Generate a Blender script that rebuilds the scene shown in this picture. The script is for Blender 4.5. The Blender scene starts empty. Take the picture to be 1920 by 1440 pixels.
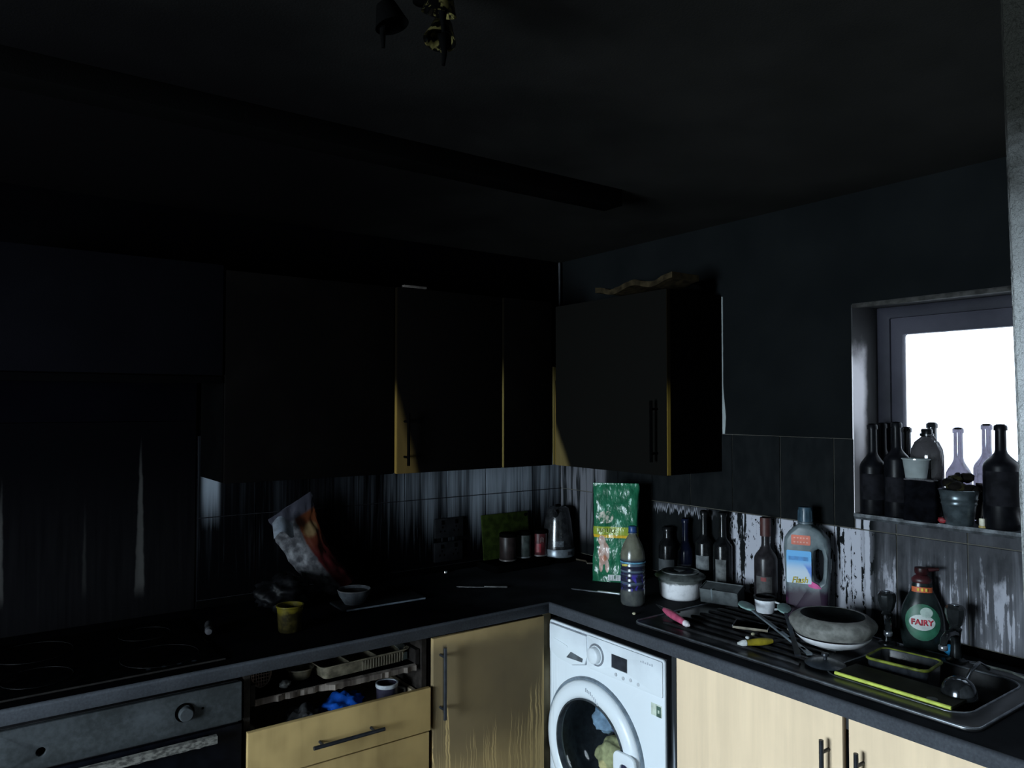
import bpy, bmesh, math, random
from mathutils import Vector, Matrix, noise as mnoise
random.seed(7)
PI = math.pi
SC = bpy.context.scene
COL = SC.collection

# ------------------------------------------------------------------ camera
cd = bpy.data.cameras.new('camera'); cam = bpy.data.objects.new('camera', cd); COL.objects.link(cam)
cd.sensor_width = 36.0; cd.lens = 36.0 * 1413 / 1920; cd.clip_start = .02
_a = math.atan2(40, 1413); _n = math.hypot(.589, .808); _fx, _fy = .589 / _n, .808 / _n
_f = Vector((_fx * math.cos(_a), _fy * math.cos(_a), math.sin(_a))); _r = Vector((_fy, -_fx, 0)); _u = _r.cross(_f)
cam.matrix_world = Matrix(((_r.x, _u.x, -_f.x, -2.43), (_r.y, _u.y, -_f.y, -2.92), (_r.z, _u.z, -_f.z, 1.69), (0, 0, 0, 1)))
SC.camera = cam

# ------------------------------------------------------------------ sky: even overcast daylight
SKY = 54.0
w = bpy.data.worlds.new('overcast_sky'); SC.world = w; w.use_nodes = True
bg = w.node_tree.nodes['Background']; bg.inputs[0].default_value = (.74, .88, 1.0, 1); bg.inputs[1].default_value = SKY

# openings of the room: light portals guide the daylight
def portal(name, loc, rot, sx, sy):
    l = bpy.data.lights.new(name, 'AREA'); l.shape = 'RECTANGLE'; l.size = sx; l.size_y = sy
    l.cycles.is_portal = True
    o = bpy.data.objects.new(name, l); COL.objects.link(o); o.location = loc; o.rotation_euler = rot
portal('daylight_portal_side', (-4.83, -1.85, 1.35), (0, -PI / 2, 0), 1.35, 1.35)
portal('daylight_portal_sink', (.20, -1.95, 1.68), (0, PI / 2, 0), .8, .9)
SC.view_settings.view_transform = 'Standard'; SC.view_settings.look = 'None'
SC.view_settings.exposure = 0.0; SC.view_settings.gamma = 1.0; SC.view_settings.use_curve_mapping = False
SC.cycles.max_bounces = 6; SC.cycles.diffuse_bounces = 3; SC.cycles.glossy_bounces = 2; SC.cycles.transparent_max_bounces = 10
SC.cycles.use_denoising = True

# ------------------------------------------------------------------ node helpers
class X:
    def __init__(s, t, o): s.t = t; s.o = o
    def _m(s, op, b=None, c=None, sw=False, clamp=False):
        n = s.t.nodes.new('ShaderNodeMath'); n.operation = op; n.use_clamp = clamp
        L = [s, b, c]
        if sw: L = [b, s, c]
        for i, v in enumerate(L):
            if v is None: continue
            if isinstance(v, X): s.t.links.new(v.o, n.inputs[i])
            else: n.inputs[i].default_value = v
        return X(s.t, n.outputs[0])
    def __add__(s, b): return s._m('ADD', b)
    __radd__ = __add__
    def __mul__(s, b): return s._m('MULTIPLY', b)
    __rmul__ = __mul__
    def __sub__(s, b): return s._m('SUBTRACT', b)
    def __rsub__(s, b): return s._m('SUBTRACT', b, sw=True)
    def __truediv__(s, b): return s._m('DIVIDE', b)
    def max(s, b): return s._m('MAXIMUM', b)
    def min(s, b): return s._m('MINIMUM', b)
    def abs(s): return s._m('ABSOLUTE')
    def clamp(s): return s._m('ADD', 0.0, clamp=True)
    def step(s, e0, e1):                    # smooth step from e0 to e1
        n = s.t.nodes.new('ShaderNodeMapRange'); n.interpolation_type = 'SMOOTHSTEP'
        s.t.links.new(s.o, n.inputs[0]); n.inputs[1].default_value = e0; n.inputs[2].default_value = e1
        if e0 > e1:
            n.inputs[1].default_value = e1; n.inputs[2].default_value = e0; n.inputs[3].default_value = 1; n.inputs[4].default_value = 0
        return X(s.t, n.outputs[0])

class Mat:
    def __init__(s, name):
        s.m = bpy.data.materials.new(name); s.m.use_nodes = True; s.t = s.m.node_tree
        s.b = s.t.nodes['Principled BSDF']
    def xyz(s, local=False):
        if local:
            g = s.t.nodes.new('ShaderNodeTexCoord'); so = g.outputs['Object']
        else:
            g = s.t.nodes.new('ShaderNodeNewGeometry'); so = g.outputs['Position']
        q = s.t.nodes.new('ShaderNodeSeparateXYZ'); s.t.links.new(so, q.inputs[0])
        return [X(s.t, o) for o in q.outputs]
    def vec(s, x, y, z):
        c = s.t.nodes.new('ShaderNodeCombineXYZ')
        for i, v in enumerate((x, y, z)):
            if isinstance(v, X): s.t.links.new(v.o, c.inputs[i])
            else: c.inputs[i].default_value = v
        return c.outputs[0]
    def noise(s, v, scale=1.0, detail=3.0, rough=.55):
        n = s.t.nodes.new('ShaderNodeTexNoise'); n.inputs['Scale'].default_value = scale
        n.inputs['Detail'].default_value = detail; n.inputs['Roughness'].default_value = rough
        s.t.links.new(v, n.inputs['Vector']); return X(s.t, n.outputs['Fac'])
    def mix(s, f, a, b):
        n = s.t.nodes.new('ShaderNodeMix'); n.data_type = 'RGBA'
        if isinstance(f, X): s.t.links.new(f.o, n.inputs[0])
        else: n.inputs[0].default_value = f
        for i, v in ((6, a), (7, b)):
            if isinstance(v, tuple): n.inputs[i].default_value = (*v, 1) if len(v) == 3 else v
            else: s.t.links.new(v, n.inputs[i])
        return n.outputs[2]
    def fin(s, col, rough=.6, metal=0.0, bump=None, spec=.5, coat=0.0):
        if isinstance(col, tuple): s.b.inputs['Base Color'].default_value = (*col, 1)
        else: s.t.links.new(col, s.b.inputs['Base Color'])
        if isinstance(rough, X): s.t.links.new(rough.o, s.b.inputs['Roughness'])
        else: s.b.inputs['Roughness'].default_value = rough
        s.b.inputs['Metallic'].default_value = metal
        s.b.inputs['Specular IOR Level'].default_value = spec
        s.b.inputs['Coat Weight'].default_value = coat
        if bump is not None:
            n = s.t.nodes.new('ShaderNodeBump'); n.inputs['Strength'].default_value = bump[1]; n.inputs['Distance'].default_value = bump[2]
            s.t.links.new(bump[0].o, n.inputs['Height']); s.t.links.new(n.outputs[0], s.b.inputs['Normal'])
        return s.m
def scaled(M, v, a, b, c): return M.vec(v[0] * a, v[1] * b, v[2] * c)

_PL = {}
def plain(c, rough=.55, metal=0.0, var=.35, spec=.4, scale=35.0):
    """colour with fine mottled grime, procedural"""
    k = (c, rough, metal, var, spec)
    if k in _PL: return _PL[k]
    M = Mat('mottled_%d' % len(_PL)); v = M.xyz(True)
    n = M.noise(M.vec(*v), scale, 4).step(.3, .7)
    m = M.fin(M.mix(n, tuple(x * (1 - var) for x in c), tuple(min(1, x * (1 + var * .5)) for x in c)), rough, metal, spec=spec)
    _PL[k] = m; return m

SOOT = (.0075, .0080, .0085)
def soot_paint(name, a, b, rough=.85, spec=.0):
    M = Mat(name); v = M.xyz()
    n = M.noise(M.vec(*v), 3.0, 6, .6).step(.3, .72)
    g = M.noise(M.vec(*v), 240.0, 2)
    return M.fin(M.mix(n, a, b), rough, bump=(g, .25, .002), spec=spec)
M = Mat('sooty_ceiling_falloff'); v = M.xyz()
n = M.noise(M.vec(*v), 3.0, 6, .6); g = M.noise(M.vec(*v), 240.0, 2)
dist = (((v[0] + 2.3) * (v[0] + 2.3) + (v[1] + .2) * (v[1] + .2))._m('SQRT') + (n - .5) * .5)   # painted light falloff: colour darkens towards the hob, away from the doorway
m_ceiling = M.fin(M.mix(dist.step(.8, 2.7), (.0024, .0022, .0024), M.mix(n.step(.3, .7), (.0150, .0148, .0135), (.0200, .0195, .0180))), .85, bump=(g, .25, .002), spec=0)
m_wallR = soot_paint('sooty_wall_window', (.0046, .0054, .0058), (.0066, .0076, .0080), .7, .0)
m_wallB = soot_paint('burnt_wall', (.0006, .0006, .0008), (.001, .001, .0013))
m_hall = soot_paint('hall_plaster', (.10, .10, .095), (.15, .15, .145))
m_floor = soot_paint('sooty_floor', (.05, .047, .043), (.09, .085, .078), .6)
m_black = soot_paint('burnt_black', (.0007, .0007, .0008), (.0014, .0014, .0014), .6, .0)

# pale plaster of the doorway jamb: smoke has blackened it above head height
M = Mat('stippled_jamb'); v = M.xyz()
st = M.noise(M.vec(*v), 120.0, 3, .6); big = M.noise(scaled(M, v, 8, 8, 26), 1.0, 3)
sm = (v[2] + (big - .5) * .25).step(2.02, 1.66)
m_jamb = M.fin(M.mix(sm, (.010, .010, .008), M.mix(big.step(.3, .7), (.30, .31, .31), (.42, .43, .43))), .8, bump=(st + big * .6, 1.0, .012), spec=.1)

# --- wall tiles by the sink: soot with wet runs washed clean
M = Mat('tiles_sink_wall'); v = M.xyz(); y, z = v[1], v[2]
sv = M.noise(M.vec(v[1] * 30, v[2] * 2.2, 3.1), 1.0, 3, .6)
fine = M.noise(M.vec(v[1] * 95, v[2] * 5.0, 1.7), 1.0, 2, .5)
blot = M.noise(M.vec(v[1] * 24, v[2] * 11, .4), 1.0, 4, .6)
below = z.step(1.279, 1.272)
heavy = y.step(-1.01, -1.06) * y.step(-1.62, -1.55)
blot2 = M.noise(M.vec(v[1] * 42, v[2] * 20, 8.4), 1.0, 4, .65)
pale = ((sv * .55 + fine * .25 + blot2 * .30).step(.478, .520) * (1 - blot2.step(.56, .60))).max(fine.step(.62, .68)) * heavy * below
edge_run = ((y + 1.556 + (sv - .5) * .03).abs()).step(.012, .006) * z.step(1.335, 1.30)
edge_run2 = ((y + 1.588 + (blot - .5) * .03).abs()).step(.013, .007) * z.step(1.335, 1.31)
right = y.step(-1.60, -1.66) * below
film = right * ((sv * .5 + fine * .5 + (1.15 - z) * 1.1).step(.36, .80) * .30 + blot * .20)
runs = right * (fine * .7 + blot2 * .3).step(.50, .58) * (blot * .6 + (1.20 - z) * 1.6).step(.22, .46)
tooth = M.noise(M.vec(v[1] * 130, 3.3, 1.0), 1.0, 1)
low = y.step(-.98, -.90) * below * y.step(-.62, -.66) * (z + tooth * .09).step(1.288, 1.296) * (1.0 - (z + tooth * .09).step(1.300, 1.312) * .8)
corner = y.step(-.36, -.30) * (sv * .7 + fine * .3).step(.40, .55) * z.step(1.02, 1.12) * .30
low2 = right * (z + tooth * .07).step(1.290, 1.300) * .10
sillrow = y.step(-1.60, -1.63) * z.step(1.274, 1.281) * (blot * .16 + fine * .05)
f = pale.max(low2).max(sillrow).max(film).max(runs * .85).max(low * .5).max(edge_run).max(edge_run2).max(corner).clamp()
base = M.mix(blot.step(.3, .7), (.0056, .0066, .0072), (.0086, .0098, .0104))
m_tileR = M.fin(M.mix(f, base, (.37, .375, .42)), .5, spec=.01)

# --- wall tiles of the long wall
M = Mat('tiles_long_wall'); v = M.xyz(); x, z = v[0], v[2]
sv = M.noise(M.vec(v[0] * 22, v[2] * .9, 7.3), 1.0, 3, .55)
fine = M.noise(M.vec(v[0] * 110, v[2] * 3.0, 1.2), 1.0, 3, .6)
reach = x.step(-1.30, -.35)
col = M.noise(M.vec(v[0] * 17, v[2] * .35, 2.3), 1.0, 2, .5)
tone = (col * .55 + sv * .25 + fine * .20 + reach * .15).step(.44, .72)
fade = (z + (col - .5) * .45 + (fine - .5) * .16).step(1.10, 1.42)
s2 = ((x + 1.685 + (sv - .5) * .04).abs()).step(.045, .012) * (z + fine * .10).step(1.27, 1.46) * .7
s3 = fine.step(.55, .72) * z.step(.98, 1.2) * (reach * .22 + .02)
f = (tone * fade * (reach * .95 + .05) * (fine * .7 + .55)).max(s2).max(s3).clamp()
m_tileA = M.fin(M.mix(f, (.0011, .0011, .0014), (.22, .25, .29)), .45, spec=.0)
m_grout = soot_paint('grout', (.05, .048, .040), (.12, .115, .10))
m_groutA = soot_paint('grout_burnt', (.006, .006, .007), (.014, .014, .016))

# --- burnt splashback with three clean runs
M = Mat('burnt_splashback'); v = M.xyz(); x, z = v[0], v[2]
wob = M.noise(M.vec(z * 9, 2.0, 0.0), 1.0, 3)
fine = M.noise(M.vec(v[0] * 60, v[2] * 3, 5.0), 1.0, 3)
def run(x0, wd, zt, zb):
    d = (x - x0 - (wob - .5) * .02).abs()
    return (d - (zt - z).max(0.0) * wd * 2.2).step(.004, -.003) * z.step(zt, zt - .2) * z.step(zb - .05, zb + .02)
f = (run(-1.920, .012, 1.60, 1.06) * .9).max(run(-2.325, .010, 1.48, 1.08) * .8).max(run(-2.09, .008, 1.40, 1.08) * .22)
f = f * (fine * .6 + .5)
hz = z.step(1.55, 1.1) * fine
bs = M.mix(hz, (.0013, .0013, .0018), (.0060, .0058, .0062))
m_splash = M.fin(M.mix(f.clamp(), bs, (.045, .044, .042)), .6, spec=.0)

# --- wood
def wood(name, clean, sooty, fac=None, rough=.6, spec=.0):
    M = Mat(name); v = M.xyz()
    g = M.noise(M.vec(v[0] * 26, v[1] * 26, v[2] * 1.6), 1.0, 4, .6)
    big = M.noise(M.vec(*v), 5.0, 3)
    c = M.mix(g.step(.25, .75), tuple(k * .88 for k in clean), clean)
    f = fac(M, v, g, big) if fac else None
    if f is not None: c = M.mix(f, c, sooty)
    return M.fin(c, rough, spec=spec)
BEIGE = (.87, .67, .455)
m_wood = wood('beech_door', BEIGE, (.62, .48, .33), lambda M, v, g, b: b.step(.45, .8) * .25)
m_drawer = wood('smoked_drawer_front', (.48, .34, .145), (.22, .155, .068),
                lambda M, v, g, b: (b * .7 + g * .3).step(.34, .74))
def corner_f(M, v, g, b):
    x, z = v[0], v[2]
    warp = (M.noise(M.vec(x * 7, z * 12, 2.), 1.0, 3) - .5) * 1.6
    line = (M.noise(M.vec(x * 62 + warp, z * .9, 4.0), 1.0, 1, .4) - .5).abs()
    line2 = (M.noise(M.vec(x * 120 + warp, z * 1.1, 9.0), 1.0, 1, .4) - .5).abs()
    start = .53 + (M.noise(M.vec(x * 24, 3.0, .5), 1.0, 2) - .5) * .55 + x.step(-.80, -.70) * .16 + ((x + 1.10).abs()).step(.05, .01) * .20
    dr = ((line - (start - z) * .10).step(.030, .008) * (start - z).step(-.02, .06)).max((line2).step(.035, .010) * (start - z - .06).step(0, .08) * .8)
    edge = x.step(-.660, -.652) * z.step(.80, .70) * .8
    handle_shadow = ((x + 1.082).abs()).step(.010, .005) * z.step(.635, .65) * z.step(.875, .86) * .35  # cast shadow of the handle, painted as a dark stripe on the door
    topw = (z + (b - .5) * .16).step(.82, .91) * .45
    botw = (.56 - z + (b - .5) * .2).step(-.02, .20) * .45
    body = (.86 + (g - .5) * .10 + (b - .5) * .25) - topw.max(botw) + handle_shadow
    return (body * (1 - dr.max(edge).clamp() * .9)).clamp()
m_cornerdoor = wood('smoked_corner_door', (.56, .40, .18), (.094, .074, .048), corner_f)
BURNT = (.0018, .0016, .0016)
def patch(axis, x0, wdt, z1):
    def f(M, v, g, b):
        d = (v[axis] - x0) if axis == 0 else (x0 - v[axis])
        t = wdt * 1.0
        k = d - ((z1 - v[2]) * (wdt / (z1 - 1.43))) + (g - .5) * .03
        tri = k.step(.012, -.035) * (g * .5 + .6)
        return 1 - tri.clamp()
    return f
m_upper = wood('burnt_cabinet_door', (.0030, .0026, .0024), BURNT, lambda M, v, g, b: b.step(.2, .6))
m_upper2 = wood('burnt_door_clean_corner', (.085, .055, .018), (.0024, .0021, .0020), patch(0, -1.088, .10, 1.76))
m_upperR = wood('burnt_door_corner_side', (.15, .11, .042), (.0047, .0045, .0040), patch(1, -.335, .11, 1.64))
def edgef(z0, z1):
    return lambda M, v, g, b: v[2].step(z0, z1) * .985
m_edge2 = wood('door_edge_a', (.15, .095, .024), BURNT, edgef(1.66, 1.80))
m_edge3 = wood('door_edge_b', (.14, .105, .034), BURNT, edgef(1.70, 1.90))
m_edgeR = wood('door_edge_c', (.21, .14, .028), BURNT, edgef(1.66, 1.80))

# --- others
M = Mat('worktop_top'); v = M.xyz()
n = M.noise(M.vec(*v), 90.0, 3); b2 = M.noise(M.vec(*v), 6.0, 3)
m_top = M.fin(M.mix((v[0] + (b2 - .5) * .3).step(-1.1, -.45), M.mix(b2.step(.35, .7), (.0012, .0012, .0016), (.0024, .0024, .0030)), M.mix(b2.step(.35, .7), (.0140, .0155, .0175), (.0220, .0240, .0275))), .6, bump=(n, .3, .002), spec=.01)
M = Mat('worktop_edge'); v = M.xyz()
n = M.noise(M.vec(*v), 160.0, 3); b2 = M.noise(M.vec(*v), 7.0, 3)
lf = v[0].step(-.9, -.62)
m_topedge = M.fin(M.mix((b2 * .5 + n * .5).step(.3, .7), (.042, .046, .054), (.070, .076, .088)), .5, spec=.05)

M = Mat('white_enamel'); v = M.xyz()
sv = M.noise(M.vec(v[1] * 90, v[2] * 2.5, 2.0), 1.0, 3); b2 = M.noise(M.vec(*v), 9.0, 4)
dirt = (b2 * .6 + (v[2] - .78) * 3.0).step(.25, .75) * .42
dr = sv.step(.52, .7) * v[1].step(-.80, -.68) * v[2].step(.80, .6) * .35
m_enamel = M.fin(M.mix(dirt.max(dr).clamp(), (.74, .79, .83), (.30, .32, .36)), .3, spec=.3)
M = Mat('sooted_white_side'); v = M.xyz()
sv = M.noise(M.vec(v[0] * 60 + v[1] * 60, v[2] * 2.5, 2.0), 1.0, 3)
m_side = M.fin(M.mix((sv * .8 + (.72 - v[2]) * .8).step(.42, .75), (.015, .017, .020), (.40, .44, .50)), .45)
M = Mat('sooted_steel_panel'); v = M.xyz()
b2 = M.noise(M.vec(*v), 8.0, 4); n = M.noise(M.vec(*v), 70.0, 3)
m_oven = M.fin(M.mix((b2 * .6 + n * .4).step(.35, .68), (.024, .027, .028), (.048, .054, .059)), .6, spec=.08)
m_ovendoor = plain((.0025, .003, .0048), .35, 0, .4, .08)
M = Mat('sooted_stainless'); v = M.xyz()
b2 = M.noise(M.vec(*v), 14.0, 4)
m_steel = M.fin(M.mix(b2.step(.4, .75), (.012, .012, .013), (.05, .052, .056)), b2 * .25 + .22, .25, spec=.5)
m_steelrim = plain((.26, .28, .31), .28, .8, .4)
m_chrome = plain((.55, .58, .62), .18, 1.0, .3)
m_handle = plain((.022, .025, .032), .4, .4, .4)
m_frame = soot_paint('sooted_frame', (.008, .008, .011), (.022, .022, .030), .6, .12)
m_frame_in = soot_paint('sooted_sash', (.022, .022, .030), (.042, .041, .054), .6, .12)
M = Mat('reveal_plaster'); v = M.xyz()
b2 = M.noise(M.vec(*v), 14.0, 4)
fr = (v[2] + (b2 - .5) * .12).step(1.93, 1.80) * (v[0] + (b2 - .5) * .03).step(.095, .055)
m_reveal = M.fin(M.mix(fr, (.006, .006, .007), (.80, .75, .77)), .7)
m_sill = plain((.045, .05, .055), .5, 0, .6, .1)

def thin_glass(name, tint, gloss=.08, body=None, bodyfac=0.0, rough=.08, fres=.25):
    m = bpy.data.materials.new(name); m.use_nodes = True; t = m.node_tree; t.nodes.clear()
    out = t.nodes.new('ShaderNodeOutputMaterial'); tr = t.nodes.new('ShaderNodeBsdfTransparent'); tr.inputs[0].default_value = (*tint, 1)
    gl = t.nodes.new('ShaderNodeBsdfGlossy'); gl.inputs['Roughness'].default_value = rough; gl.inputs[0].default_value = (1, 1, 1, 1)
    lw = t.nodes.new('ShaderNodeLayerWeight'); lw.inputs[0].default_value = .35
    mu = t.nodes.new('ShaderNodeMath'); mu.operation = 'MULTIPLY_ADD'; mu.inputs[1].default_value = fres; mu.inputs[2].default_value = gloss
    t.links.new(lw.outputs['Fresnel'], mu.inputs[0])
    cur = tr.outputs[0]
    if body:
        di = t.nodes.new('ShaderNodeBsdfDiffuse'); di.inputs[0].default_value = (*body, 1)
        tc = t.nodes.new('ShaderNodeTexCoord'); nz = t.nodes.new('ShaderNodeTexNoise'); nz.inputs['Scale'].default_value = 22
        t.links.new(tc.outputs['Object'], nz.inputs['Vector'])
        m2 = t.nodes.new('ShaderNodeMath'); m2.operation = 'MULTIPLY_ADD'; m2.inputs[1].default_value = .6; m2.inputs[2].default_value = bodyfac - .3; m2.use_clamp = True
        t.links.new(nz.outputs['Fac'], m2.inputs[0])
        mx = t.nodes.new('ShaderNodeMixShader'); t.links.new(m2.outputs[0], mx.inputs[0]); t.links.new(cur, mx.inputs[1]); t.links.new(di.outputs[0], mx.inputs[2]); cur = mx.outputs[0]
    mx = t.nodes.new('ShaderNodeMixShader'); t.links.new(mu.outputs[0], mx.inputs[0]); t.links.new(cur, mx.inputs[1]); t.links.new(gl.outputs[0], mx.inputs[2])
    t.links.new(mx.outputs[0], out.inputs[0]); return m
m_pane = thin_glass('dimmed_window_glass', (.25, .25, .255), .02)  # grey tint added to dim the daylight through the sink window
m_pane_clear = thin_glass('clear_window_glass', (.96, .97, .97), .02)
m_gl_clear = thin_glass('sooted_clear_glass', (.42, .40, .46), .04, (.05, .05, .055), .38)
m_gl_dark = thin_glass('sooted_dark_glass', (.05, .05, .055), .05, (.012, .013, .015), .85)
m_gl_grey = thin_glass('grimy_grey_glass', (.20, .20, .22), .06, (.035, .038, .042), .65)

# ------------------------------------------------------------------ mesh helpers
ORG = Vector((0, 0, 0))
def setorg(v=(0, 0, 0)):
    global ORG
    ORG = Vector(v)
def link(name, me, mat, parent=None):
    o = bpy.data.objects.new(name, me); COL.objects.link(o)
    if mat is not None and not me.materials: me.materials.append(mat)
    if parent is not None: o.parent = parent
    return o
def from_bm(name, bm, mat, parent=None, smooth=None):
    bmesh.ops.recalc_face_normals(bm, faces=bm.faces[:])
    if ORG.length: bmesh.ops.translate(bm, vec=-ORG, verts=bm.verts[:])
    me = bpy.data.meshes.new(name); bm.to_mesh(me); bm.free()
    if smooth is not None:
        me.polygons.foreach_set('use_smooth', [True] * len(me.polygons))
        try: me.set_sharp_from_angle(angle=math.radians(smooth))
        except Exception: pass
    return link(name, me, mat, parent)
def bm_box(bm, x0, x1, y0, y1, z0, z1, bevel=0.0, seg=2):
    g = bmesh.ops.create_cube(bm, size=1.0)
    S = Matrix.Diagonal((abs(x1 - x0), abs(y1 - y0), abs(z1 - z0), 1)); T = Matrix.Translation(((x0 + x1) / 2, (y0 + y1) / 2, (z0 + z1) / 2))
    bmesh.ops.transform(bm, matrix=T @ S, verts=g['verts'])
    if bevel:
        es = {e for v in g['verts'] for e in v.link_edges}
        bmesh.ops.bevel(bm, geom=list(es), offset=bevel, segments=seg, affect='EDGES', profile=.6)
def box(name, x0, x1, y0, y1, z0, z1, mat, parent=None, bevel=.002, rot=None):
    bm = bmesh.new(); bm_box(bm, x0, x1, y0, y1, z0, z1, bevel)
    if rot is not None:
        c = Vector(((x0 + x1) / 2, (y0 + y1) / 2, (z0 + z1) / 2))
        bmesh.ops.transform(bm, matrix=Matrix.Translation(c) @ rot.to_4x4() @ Matrix.Translation(-c), verts=bm.verts[:])
    return from_bm(name, bm, mat, parent, 40)
def boxes(name, L, mat, parent=None, bevel=0.0):
    bm = bmesh.new()
    for b in L: bm_box(bm, *b, bevel)
    return from_bm(name, bm, mat, parent, 40)
def lathe(name, prof, mat, parent=None, seg=32, c=(0, 0, 0), axis=None, sq=(1, 1), angle=50, rz=0.0):
    """profile of (r, z) turned round the axis"""
    bm = bmesh.new(); rings = []
    for r, z in prof:
        if r < 1e-5: rings.append([bm.verts.new((0, 0, z))])
        else: rings.append([bm.verts.new((r * math.cos(2 * PI * i / seg) * sq[0], r * math.sin(2 * PI * i / seg) * sq[1], z)) for i in range(seg)])
    for a, b in zip(rings, rings[1:]):
        for i in range(seg):
            j = (i + 1) % seg
            if len(a) == 1 and len(b) == 1: continue
            if len(a) == 1: bm.faces.new((a[0], b[i], b[j]))
            elif len(b) == 1: bm.faces.new((a[i], a[j], b[0]))
            else: bm.faces.new((a[i], a[j], b[j], b[i]))
    R = Matrix.Rotation(rz, 4, 'Z')
    if axis is not None: R = Vector(axis).to_track_quat('Z', 'Y').to_matrix().to_4x4() @ R
    bmesh.ops.transform(bm, matrix=Matrix.Translation(c) @ R, verts=bm.verts[:])
    return from_bm(name, bm, mat, parent, angle)
def bm_tube(bm, pts, rad, seg=10):
    pts = [Vector(p) for p in pts]; n = len(pts); rings = []
    rr = rad if isinstance(rad, (list, tuple)) else [rad] * n
    prev = None
    for i, p in enumerate(pts):
        d = (pts[min(i + 1, n - 1)] - pts[max(i - 1, 0)]).normalized()
        if prev is None:
            u = d.orthogonal().normalized()
        else:
            u = (prev - d * prev.dot(d)).normalized()
        prev = u; vv = d.cross(u)
        rings.append([bm.verts.new(p + (u * math.cos(2 * PI * k / seg) + vv * math.sin(2 * PI * k / seg)) * rr[i]) for k in range(seg)])
    for a, b in zip(rings, rings[1:]):
        for i in range(seg):
            j = (i + 1) % seg; bm.faces.new((a[i], a[j], b[j], b[i]))
    bm.faces.new(rings[0]); bm.faces.new(rings[-1])
def tube(name, pts, rad, mat, parent=None, seg=10):
    bm = bmesh.new(); bm_tube(bm, pts, rad, seg); return from_bm(name, bm, mat, parent, 50)
def plate(name, outline, holes, mapf, thick, mat, parent=None, bevel=0.0, smooth=40, bseg=2):
    """2-d outline with holes, extruded: mapf(u, v, d) -> point"""
    bm = bmesh.new(); loops = [outline] + list(holes); es = []
    for lp in loops:
        vs = [bm.verts.new((u, v, 0)) for u, v in lp]
        es += [bm.edges.new((vs[i], vs[(i + 1) % len(vs)])) for i in range(len(vs))]
    bmesh.ops.triangle_fill(bm, use_beauty=True, edges=es)
    g = bmesh.ops.extrude_face_region(bm, geom=bm.faces[:])
    bmesh.ops.translate(bm, vec=(0, 0, thick), verts=[q for q in g['geom'] if isinstance(q, bmesh.types.BMVert)])
    bmesh.ops.recalc_face_normals(bm, faces=bm.faces[:])
    if bevel:
        sh = [e for e in bm.edges if len(e.link_faces) == 2 and e.calc_face_angle(0) > 1.2]
        bmesh.ops.bevel(bm, geom=sh, offset=bevel, segments=bseg, affect='EDGES', profile=.5)
    for q in bm.verts: q.co = Vector(mapf(q.co.x, q.co.y, q.co.z))
    return from_bm(name, bm, mat, parent, smooth)
def ell(cu, cv, ru, rv, n=24, a0=0): return [(cu + ru * math.cos(a0 + 2 * PI * i / n), cv + rv * math.sin(a0 + 2 * PI * i / n)) for i in range(n)]
def rrect(u0, u1, v0, v1, r, n=5):
    P = []
    for cu, cv, a in ((u1 - r, v1 - r, 0), (u0 + r, v1 - r, 90), (u0 + r, v0 + r, 180), (u1 - r, v0 + r, 270)):
        for i in range(n + 1):
            t = math.radians(a + 90 * i / n); P.append((cu + r * math.cos(t), cv + r * math.sin(t)))
    return P
def sheet(name, nu, nv, f, mat, parent=None, closed=False, smooth=180):
    bm = bmesh.new()
    V = [[bm.verts.new(f(i / nu, j / nv)) for j in range(nv + 1)] for i in range(nu + 1)]
    for i in range(nu):
        for j in range(nv): bm.faces.new((V[i][j], V[i + 1][j], V[i + 1][j + 1], V[i][j + 1]))
    return from_bm(name, bm, mat, parent, smooth)
def text(name, s, size, mapf, mat, parent, shear=0.0, bold=0.0):
    c = bpy.data.curves.new(name, 'FONT'); c.body = s; c.size = size; c.align_x = 'CENTER'; c.align_y = 'CENTER'; c.offset = bold; c.shear = shear; c.resolution_u = 3
    o = bpy.data.objects.new(name, c); COL.objects.link(o)
    dg = bpy.context.evaluated_depsgraph_get(); me = bpy.data.meshes.new_from_object(o.evaluated_get(dg))
    bpy.data.objects.remove(o); bpy.data.curves.remove(c)
    bm = bmesh.new(); bm.from_mesh(me); bpy.data.meshes.remove(me)
    g = bmesh.ops.extrude_face_region(bm, geom=bm.faces[:])
    bmesh.ops.translate(bm, vec=(0, 0, .0006), verts=[q for q in g['geom'] if isinstance(q, bmesh.types.BMVert)])
    for q in bm.verts: q.co = Vector(mapf(q.co.x, q.co.y, q.co.z))
    return from_bm(name, bm, mat, parent)
def tag(o, label, cat=None, group=None):
    o['label'] = label
    if cat: o['category'] = cat
    if group: o['group'] = group
    return o
def thing(name, label, cat, loc=(0, 0, 0), rz=0.0, group=None):
    o = bpy.data.objects.new(name, None); COL.objects.link(o); o.empty_display_size = .05
    o.location = loc; o.rotation_euler = (0, 0, rz); tag(o, label, cat, group); return o
def struct(o): o['kind'] = 'structure'; return o
def place(o, loc, rz=0.0): o.location = loc; o.rotation_euler = (0, 0, rz); return o

# ------------------------------------------------------------------ the room
W = .95
struct(box('floor', -5.0, .2, -4.4, .2, -.06, 0, m_floor, None, 0))
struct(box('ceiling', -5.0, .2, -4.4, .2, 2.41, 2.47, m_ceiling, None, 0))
wb = struct(box('wall_back', -5.0, .2, .0, .15, 0, 2.41, m_wallB, None, 0))
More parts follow.
